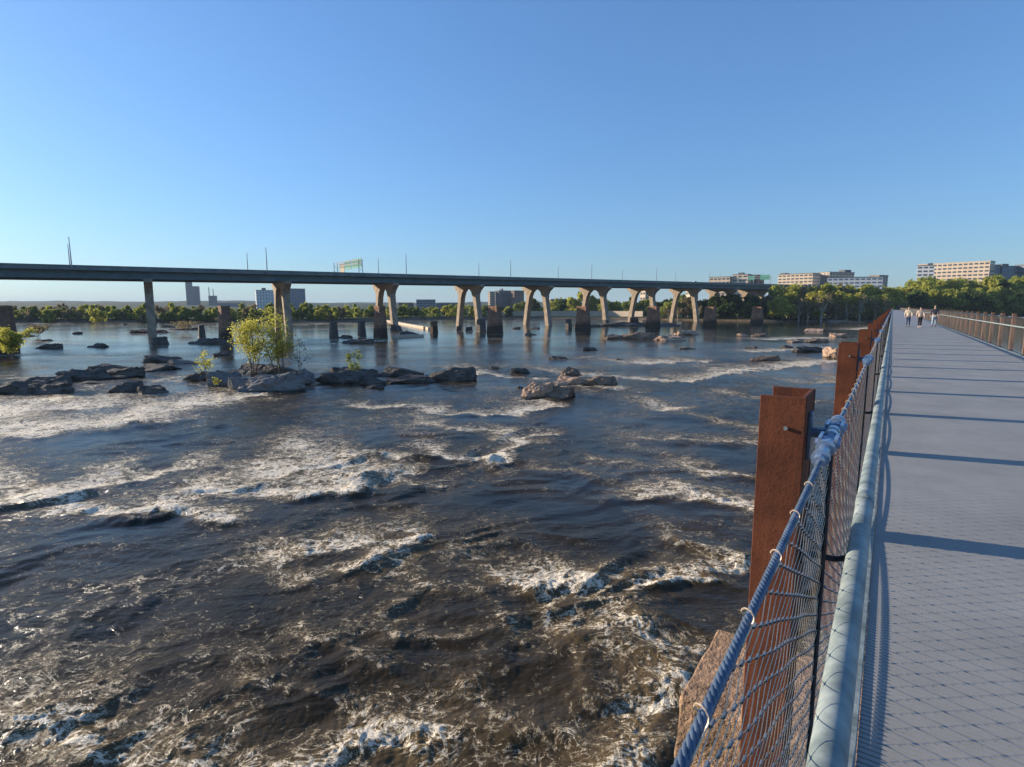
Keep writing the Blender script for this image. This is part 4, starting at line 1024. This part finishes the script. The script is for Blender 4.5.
building('silo_tower', 'tall slim grey tower on the left horizon behind the second pier, left of the pair', 187, 194, 280, 1900, 'wall_grey', 16, .4, .8)
building('silo_tower', 'shorter broad grey tower joined to the slim one on the left horizon', 193.5, 201, 286.5, 1850, 'wall_grey', 12, .4, .8)
building('tower_block', 'small grey block with two masts on the left horizon', 209, 218, 296, 1900, 'wall_grey', 6, .4, .8, roofbits=((.05, .12, 28), (.55, .62, 22)))
building('low_block', 'low long grey building behind the second old pier', 219, 244, 303, 1700, 'wall_grey', 3, .1, .3)
building('apartment_tower', 'pale blue white apartment tower left of the first arched pier', 256, 277, 290.5, 1100, 'wall_white', 13, .5, .55, roofbits=((.3, .5, 4),))
building('apartment_tower', 'blue grey apartment tower just right of the first arched pier', 288, 306, 289, 1120, 'wall_blue', 13, .5, .6)
building('office_block', 'low dark glazed office block in the trees right of the second arch', 416, 436, 300, 900, 'wall_blue', 4, .15, .5, cap='wall_grey')
building('office_block', 'long low grey roofed shed beside the glazed office block', 436, 462, 303.5, 880, 'wall_grey', 2, .1, .3)
building('office_block', 'small brown building low in the trees left of the glazed office block', 398, 414, 303, 900, 'wall_brick', 2, .2, .5)
building('apartment_tower', 'tan slim end tower of the brown apartment group between two arches', 488, 495, 292, 900, 'wall_tan', 10, .5, .8)
building('apartment_tower', 'grey middle tower of the apartment group between two arches', 495, 512, 291, 905, 'wall_grey', 10, .5, .6, roofbits=((.3, .4, 3),))
building('apartment_tower', 'dark right tower of the apartment group behind the fourth old pier', 511, 524, 291, 890, 'wall_brick', 10, .5, .6)
building('warehouse', 'low brown warehouse seen through the arch right of the apartment group', 548, 570, 299.5, 760, 'wall_brick', 3, .2, .5, cap='wall_white')
building('house', 'pale house low behind the trees under the right part of the highway bridge', 640, 652, 291, 560, 'wall_cream', 4, .5, .8)
building('house', 'cream house glimpsed between bridge piers at the right', 686, 697, 291, 560, 'wall_cream', 4, .3, .8)
building('house', 'small cream house under the bridge near the right bank', 709, 718, 294, 560, 'wall_cream', 3, .3, .8)
building('office_building', 'small cream office building above the right end of the highway bridge, leftmost on the hill', 709, 732, 277.5, 700, 'wall_cream', 8, -.7, .6)
building('office_building', 'cream and grey office building above the bridge with a dark right wing', 731, 750, 275, 690, 'wall_cream', 8, -.7, .8, roofbits=((.3, .6, 2),))
building('office_building', 'dark brown wing at the right end of the offices above the bridge', 749, 762, 275.5, 690, 'wall_brick', 8, .5, .8)
building('office_building', 'long cream office building with dark bands right of the green signs', 780, 814, 274.5, 640, 'wall_cream', 8, -.9, .5, roofbits=((.0, .15, 1.5),))
building('office_building', 'grey stepped office building behind the long white one', 806, 826, 276, 660, 'wall_grey', 8, .5, .8)
building('office_building', 'tall cream block rising behind the white office building', 816, 850, 273, 690, 'wall_cream', 9, .3, .5, roofbits=((.75, 1.0, 3),))
building('office_building', 'long low white glazed office building above the right bank trees', 827, 877, 278, 600, 'wall_white', 6, -.5, .4, win='wall_blue')
building('office_building', 'tan block at the right end of the long white office building', 868, 884, 276, 620, 'wall_tan', 8, .4, .8)
building('office_building', 'white end block of the large cream building above the walkway end', 914, 930, 266, 620, 'wall_white', 9, -.6, .6, roofbits=((.6, .9, 2),))
building('office_building', 'large cream office building with window bands above the walkway end', 928, 974, 263.5, 650, 'wall_cream', 10, -.95, .25, cap='wall_cream')
building('apartment_block', 'blue grey apartment block right of the large cream building', 970, 990, 266, 650, 'wall_blue', 8, .1, .9, roofbits=((.2, .6, 2.5),))
building('apartment_block', 'second blue grey apartment block, behind the middle of the right railing', 989, 1008, 267, 650, 'wall_blue', 8, .1, .9, roofbits=((.2, .6, 2.5),))
building('apartment_block', 'last blue grey apartment block at the right edge', 1007, 1040, 267.5, 650, 'wall_blue', 8, .1, .7, roofbits=((.2, .6, 2.5),))
def floodwall():
    pts = []
    for u in range(462, 652, 10):
        a = math.atan2(u - 512, F_PX); r = float(shore(np.array([a]))[0]) + 24; pts.append(Vector((math.sin(a) * r, math.cos(a) * r, 0)))
    o0 = pts[0].copy(); m = MB()
    for p, q in zip(pts[:-1], pts[1:]):
        n = (q - p).normalized().cross(Vector((0, 0, 1))) * .4
        lo = [p - n - o0, q - n - o0, q + n - o0, p + n - o0]; m.hexa(lo, [w + Vector((0, 0, 6.0)) for w in lo])
    tag(m.build('flood_wall', M['wall_cream'], loc=o0), 'long low pale concrete flood wall on the far bank behind the middle arches', 'wall')
floodwall()

# ------------------------------------------------------------------ people
def skinned(name, joints, edges, mat, parent, sub=2, root=0):
    me = bpy.data.meshes.new(name); me.from_pydata([j[:3] for j in joints], edges, [])
    o = bpy.data.objects.new(name, me); COL.objects.link(o)
    sk = o.modifiers.new('skin', 'SKIN'); sk.use_smooth_shade = True
    for i, j in enumerate(joints):
        me.skin_vertices[0].data[i].radius = (j[3], j[4] if len(j) > 4 else j[3]); me.skin_vertices[0].data[i].use_root = (i == root)
    sb = o.modifiers.new('sub', 'SUBSURF'); sb.levels = sb.render_levels = sub
    dg = bpy.context.evaluated_depsgraph_get(); m2 = bpy.data.meshes.new_from_object(o.evaluated_get(dg))
    o.modifiers.clear(); o.data = m2; m2.materials.clear(); m2.materials.append(mat); o.parent = parent
    return o
def person(t, p, face, label, top, bottom, hair, H=1.72, step=.25, long_hair=False, shorts=False, seed=0):
    """face: rotation; figure looks along +y locally."""
    root = empty('person', wk(t, p, 0), -PSI + face); root.scale = (H / 1.72,) * 3; tag(root, label, 'person')
    s = step; hip = .93
    J = [(0, 0, hip, .13, .10), (0, 0, 1.12, .115, .085), (0, 0, 1.32, .15, .10), (0, .0, 1.45, .06, .055), (0, .01, 1.55, .052, .052), (0, .02, 1.62, .075, .088), (0, .02, 1.70, .06, .07)]
    E = [(0, 1), (1, 2), (2, 3), (3, 4), (4, 5), (5, 6)]
    for sg in (-1, 1):
        k = len(J); f = s * sg
        J += [(sg * .09, 0, hip - .05, .085), (sg * .095, f * .45, .50, .058), (sg * .10, f * .75 - .03, .10, .038), (sg * .11, f * .75 + .10, .035, .03)]
        E += [(0, k), (k, k + 1), (k + 1, k + 2), (k + 2, k + 3)]
        k = len(J)
        J += [(sg * .19, 0, 1.39, .052), (sg * .25, -f * .3, 1.13, .038), (sg * .25, -f * .9 + .08, .90, .027), (sg * .245, -f * .9 + .12, .81, .024)]
        E += [(2, k), (k, k + 1), (k + 1, k + 2), (k + 2, k + 3)]
        for fi in range(4):
            q = len(J); J += [(sg * .245 + (fi - 1.5) * .0, -f * .9 + .10 + fi * .016, .74 - abs(fi - 1.4) * .008, .008)]; E += [(k + 3, q)]
        q = len(J); J += [(sg * .225, -f * .9 + .16, .79, .009)]; E += [(k + 3, q)]
    b = skinned('body', J, E, M['skin'], root)
    m = MB(); m.tube([(0, .10, 1.625), (0, .135, 1.60)], [.008, .014], 6); m.build('nose', M['skin'], b)
    JT = [(0, 0, .90, .155, .125), (0, 0, 1.1, .145, .115), (0, 0, 1.32, .172, .125), (0, 0, 1.44, .09, .08)]; ET = [(0, 1), (1, 2), (2, 3)]
    for sg in (-1, 1):
        f = s * sg; k = len(JT); JT += [(sg * .19, 0, 1.39, .07), (sg * .25, -f * .3, 1.13, .055), (sg * .25, -f * .75 + .06, .95, .045)]; ET += [(2, k), (k, k + 1), (k + 1, k + 2)]
    skinned('jacket', JT, ET, M[top], root)
    JB = [(0, 0, hip + .03, .15, .12)]; EB = []
    for sg in (-1, 1):
        f = s * sg; k = len(JB); JB += [(sg * .09, 0, hip - .08, .10), (sg * .095, f * .45, .50, .075), (sg * .10, f * .75 - .03, .12, .06)]; EB += [(0, k), (k, k + 1), (k + 1, k + 2)]
    skinned('trousers', JB, EB, M[bottom], root)
    JH = [(0, -.01, 1.70, .085, .095), (0, -.035, 1.62, .082, .07)] + ([(0, -.06, 1.50, .06, .04)] if long_hair else []); skinned('hair', JH, [(i, i + 1) for i in range(len(JH) - 1)], M[hair], root)
    for sg in (-1, 1):
        f = s * sg; m = MB(); m.hexa([Vector((sg * .10 + a, f * .75 + b_, .0)) for a, b_ in ((-.045, -.1), (.045, -.1), (.045, .17), (-.045, .17))], [Vector((sg * .10 + a, f * .75 + b_, .085)) for a, b_ in ((-.035, -.09), (.035, -.09), (.03, .1), (-.03, .1))]); m.build('shoe', M['black'] if bottom != 'black' else M['pink'], root, bevel=.012)
    return root
person(58.5, 1.15, math.pi, 'person in loose cream jacket and dark blue trousers walking on the left of the deck', 'cream', 'denim', 'hairbrown', 1.68, .2)
person(58.0, 1.95, math.pi + .1, 'person in a pinkish cream top and black trousers walking in the middle of the deck', 'pink', 'black', 'hairbrown', 1.64, .3, True)
person(61.0, 3.05, math.pi - .1, 'person in a black jacket and pale jeans with light hair beside the right railing', 'navy', 'paledenim', 'hairgrey', 1.80, .25)

# ------------------------------------------------------------------ air
def haze():
    m = MB(); m.box((-9500, -9500, -4), (9500, 9500, 140)); o = m.build('haze', NT('haze_air').mat); tag(o, kind='stuff')
    t = o.data.materials[0].node_tree; t.nodes.remove(t.nodes['Principled BSDF'])
    v = t.nodes.new('ShaderNodeVolumePrincipled'); v.inputs['Color'].default_value = (.62, .8, 1, 1); v.inputs['Density'].default_value = .00008; v.inputs['Anisotropy'].default_value = 0
    t.links.new(v.outputs[0], t.nodes['Material Output'].inputs['Volume'])
haze()
